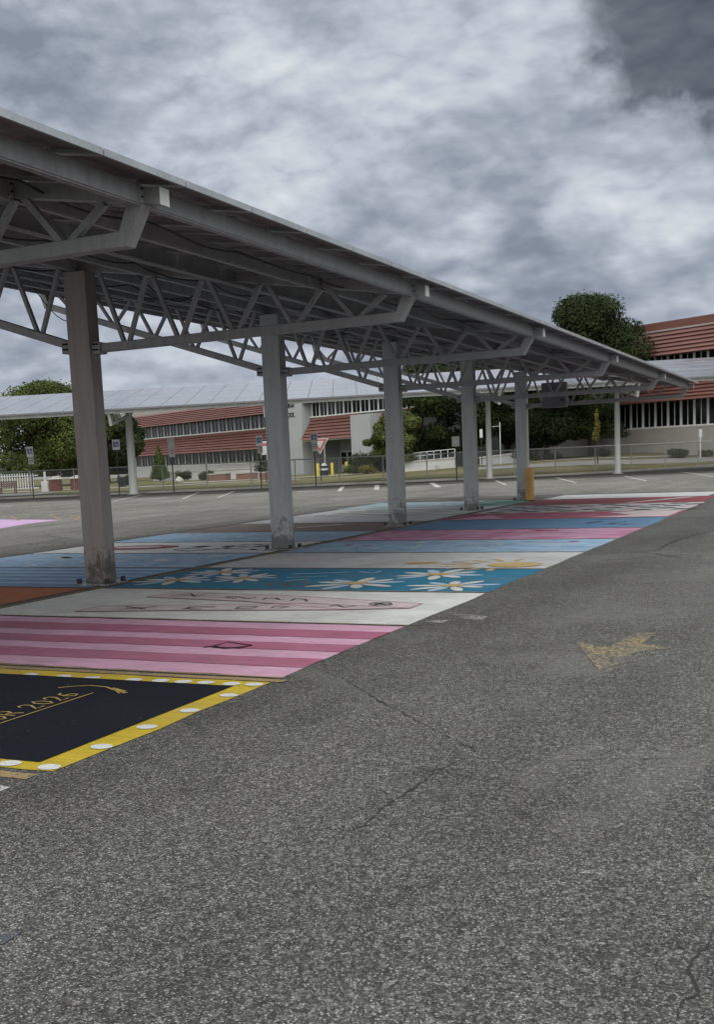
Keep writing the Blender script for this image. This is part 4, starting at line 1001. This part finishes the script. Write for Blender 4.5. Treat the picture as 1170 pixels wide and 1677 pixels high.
# ramp with railings
def wall_run(name, p0, p1, z0, z1a, z1b, th, mat, label, cat, capm=None, parent=None):
    (u0, d0), (u1, d1) = p0, p1; L = math.hypot(u1-u0, d1-d0); g0 = gz(u0, d0)
    e = parent or empty(name, bk(u0, d0, 0), YAW+math.atan2(d1-d0, u1-u0), label, cat)
    b = MB(); b.hexa([(0, 0, z0), (L, 0, z0), (L, th, z0), (0, th, z0), (0, 0, z1a), (L, 0, z1b), (L, th, z1b), (0, th, z1a)], mat); b.build('wall_body' if not parent else 'lower_wall', e, .01)
    if capm: b = MB(); b.hexa([(-.05, -.06, z1a+.002), (L+.05, -.06, z1b+.002), (L+.05, th+.06, z1b+.002), (-.05, th+.06, z1a+.002), (-.05, -.06, z1a+.12), (L+.05, -.06, z1b+.12), (L+.05, th+.06, z1b+.12), (-.05, th+.06, z1a+.12)], capm); b.build('coping', e)
    return e, L
RU0, RD0, RZ0 = (3.93, 91.00, 0.58)
e, L = wall_run('wheelchair_ramp', (RU0, RD0), ((8.21, 89.00, 1.09)[0], 89.0), 0, .95, 1.2, .25, M_WHITE, 'white walled ramp with metal handrails below the dark trees', 'ramp', M_KERB)
for i in range(9):
    x = L*i/8; zt = 1.07+.25*i/8
    b = MB(); b.tube([(x, .12, zt), (x, .12, zt+.62)], .035, M_SIGNW, 6); b.build('rail_post', e)
for h_ in (.36, .62):
    b = MB(); b.tube([(0, .12, 1.07+h_), (L, .12, 1.32+h_)], .03, M_SIGNW, 6); b.build('handrail', e)
b = MB(); b.hexa([(-.5, -.9, 0), (L*.72, -.9, 0), (L*.72, -.3, 0), (-.5, -.3, 0), (-.5, -.9, .42), (L*.72, -.9, .72), (L*.72, -.3, .72), (-.5, -.3, .42)], M_WHITE); b.build('lower_wall', e)
wall_run('retaining_wall', (10.30, 90.00, 0.90)[:2], (13.28, 89.00, 1.12)[:2], .0, 1.1, 1.35, .3, M_GREYW, 'low grey retaining wall between the fourth and fifth columns', 'wall', M_KERB)
# low white wall and brick planters left of centre
wall_run('garden_wall', (-19.74, 112.00, 1.07)[:2], (-8.23, 101.00, 0.72)[:2], 0, .8, 1.0, .3, M_WHITE, 'long low white garden wall in front of the left wing', 'wall', M_KERB)
for a, c, lab in ((340, 368, 'tan brick planter under the white wall, left one of three'), (386, 412, 'tan brick planter under the white wall, middle one of three'), (424, 446, 'tan brick planter under the white wall, right one by the second column')):
    k = {340: ((-12.49, 98.00, 1.05), (-10.90, 97.00, 0.99)), 386: ((-9.85, 96.00, 0.96), (-8.41, 95.00, 0.91)), 424: ((-7.71, 94.00, 0.90), (-6.52, 93.00, 0.86))}[a]
    e, L = wall_run('planter', k[0][:2], k[1][:2], 0, .62, .66, .8, M_BRICK, lab, 'planter', M_CONC)
    e['group'] = 'tan brick planters by the white wall'
    b = MB(); b.box(.1, L-.1, .1, .7, .55, .70, M_GRASS); b.build('soil', e)
for k, lab in (((-22.11, 84.00, 1.63), 'round red brick planter topped with a pale dome, at the left'), ((-20.52, 84.00, 1.56), 'round red brick planter mostly hidden by the nearest column'), ):
    e = empty('planter', bk(k[0], k[1], gz(k[0], k[1])), YAW, lab, 'planter')
    b = MB(); b.tube([(0, 0, 0), (0, 0, .85)], .48, M_REDB, 18); b.build('brick_drum', e); b = MB(); b.tube([(0, 0, .85), (0, 0, .95), (0, 0, 1.08)], .55, M_CONC, 18, .2); b.build('coping', e)
u0, d0 = (-22.38, 82.00, 1.66)[:2]
e = empty('utility_marker', bk(u0, d0, gz(u0, d0)), YAW, 'pale blue white utility box on a post left of the round brick planter', 'utility box')
b = MB(); b.box(-.22, .22, -.15, .15, 0, .75, M_SIGNW); b.build('box_body', e, .02); b = MB(); b.tube([(.05, 0, .75), (.05, 0, 1.45)], .09, M_SIGNW, 8); b.build('post', e)
# white picket fence at the far left
p0, p1 = (-31.98, 100.00, 1.32)[:2], (-27.08, 97.00, 1.27)[:2]
e, L = wall_run('picket_fence', p0, p1, 0, .1, .25, .15, M_WHITE, 'white picket fence on a low kerb at the far left edge', 'fence')
for i in range(int(L/.32)): b = MB(); b.box(i*.32, i*.32+.09, .03, .07, .2, 1.45, M_SIGNW); b.build('picket', e)
b = MB(); b.box(0, L, .075, .11, 1.2, 1.28, M_SIGNW); b.build('rail', e)
# folding barrier, dark red
u0, d0 = (-24.46, 80.00, 0.92)[:2]
e = empty('picnic_bench', bk(u0, d0, gz(u0, d0)), YAW+.1, 'dark reddish slatted bench standing askew on the lawn at the far left', 'bench')
M_BEN = simple('dark_red_slats', (.09, .035, .032), .7)
for i in range(4): b = MB(); b.box(-.6, .6, -.3+i*.14, -.2+i*.14, .42, .46, M_BEN); b.build('seat_slat', e)
for i in range(3): b = MB(); b.bar((-.6, .28+.03*i, .55+i*.14), (.6, .28+.03*i, .55+i*.14), .03, .1, M_BEN); b.build('back_slat', e)
for sx in (-.5, .5):
    b = MB(); b.bar((sx, -.28, 0), (sx, -.2, .42), .06, .06, M_BEN); b.build('leg', e); b = MB(); b.bar((sx, .25, 0), (sx, .36, .9), .06, .06, M_BEN); b.build('leg', e)
u0, d0 = (-15.02, 98.00, 0.63)[:2]
e = empty('boulder', bk(u0, d0, gz(u0, d0)), .4, 'pale boulder on the lawn in front of the small dark shrub', 'rock')
bmm = bmesh.new(); bmesh.ops.create_icosphere(bmm, subdivisions=3, radius=.34)
for v_ in bmm.verts: v_.co *= 1+.22*math.sin(v_.co.x*9+v_.co.z*7)*math.cos(v_.co.y*8); v_.co.z = v_.co.z*.8+.2
me = bpy.data.meshes.new('rock'); bmm.to_mesh(me); bmm.free(); me.materials.append(M_KERB); o = bpy.data.objects.new('rock', me); C.objects.link(o); o.parent = e
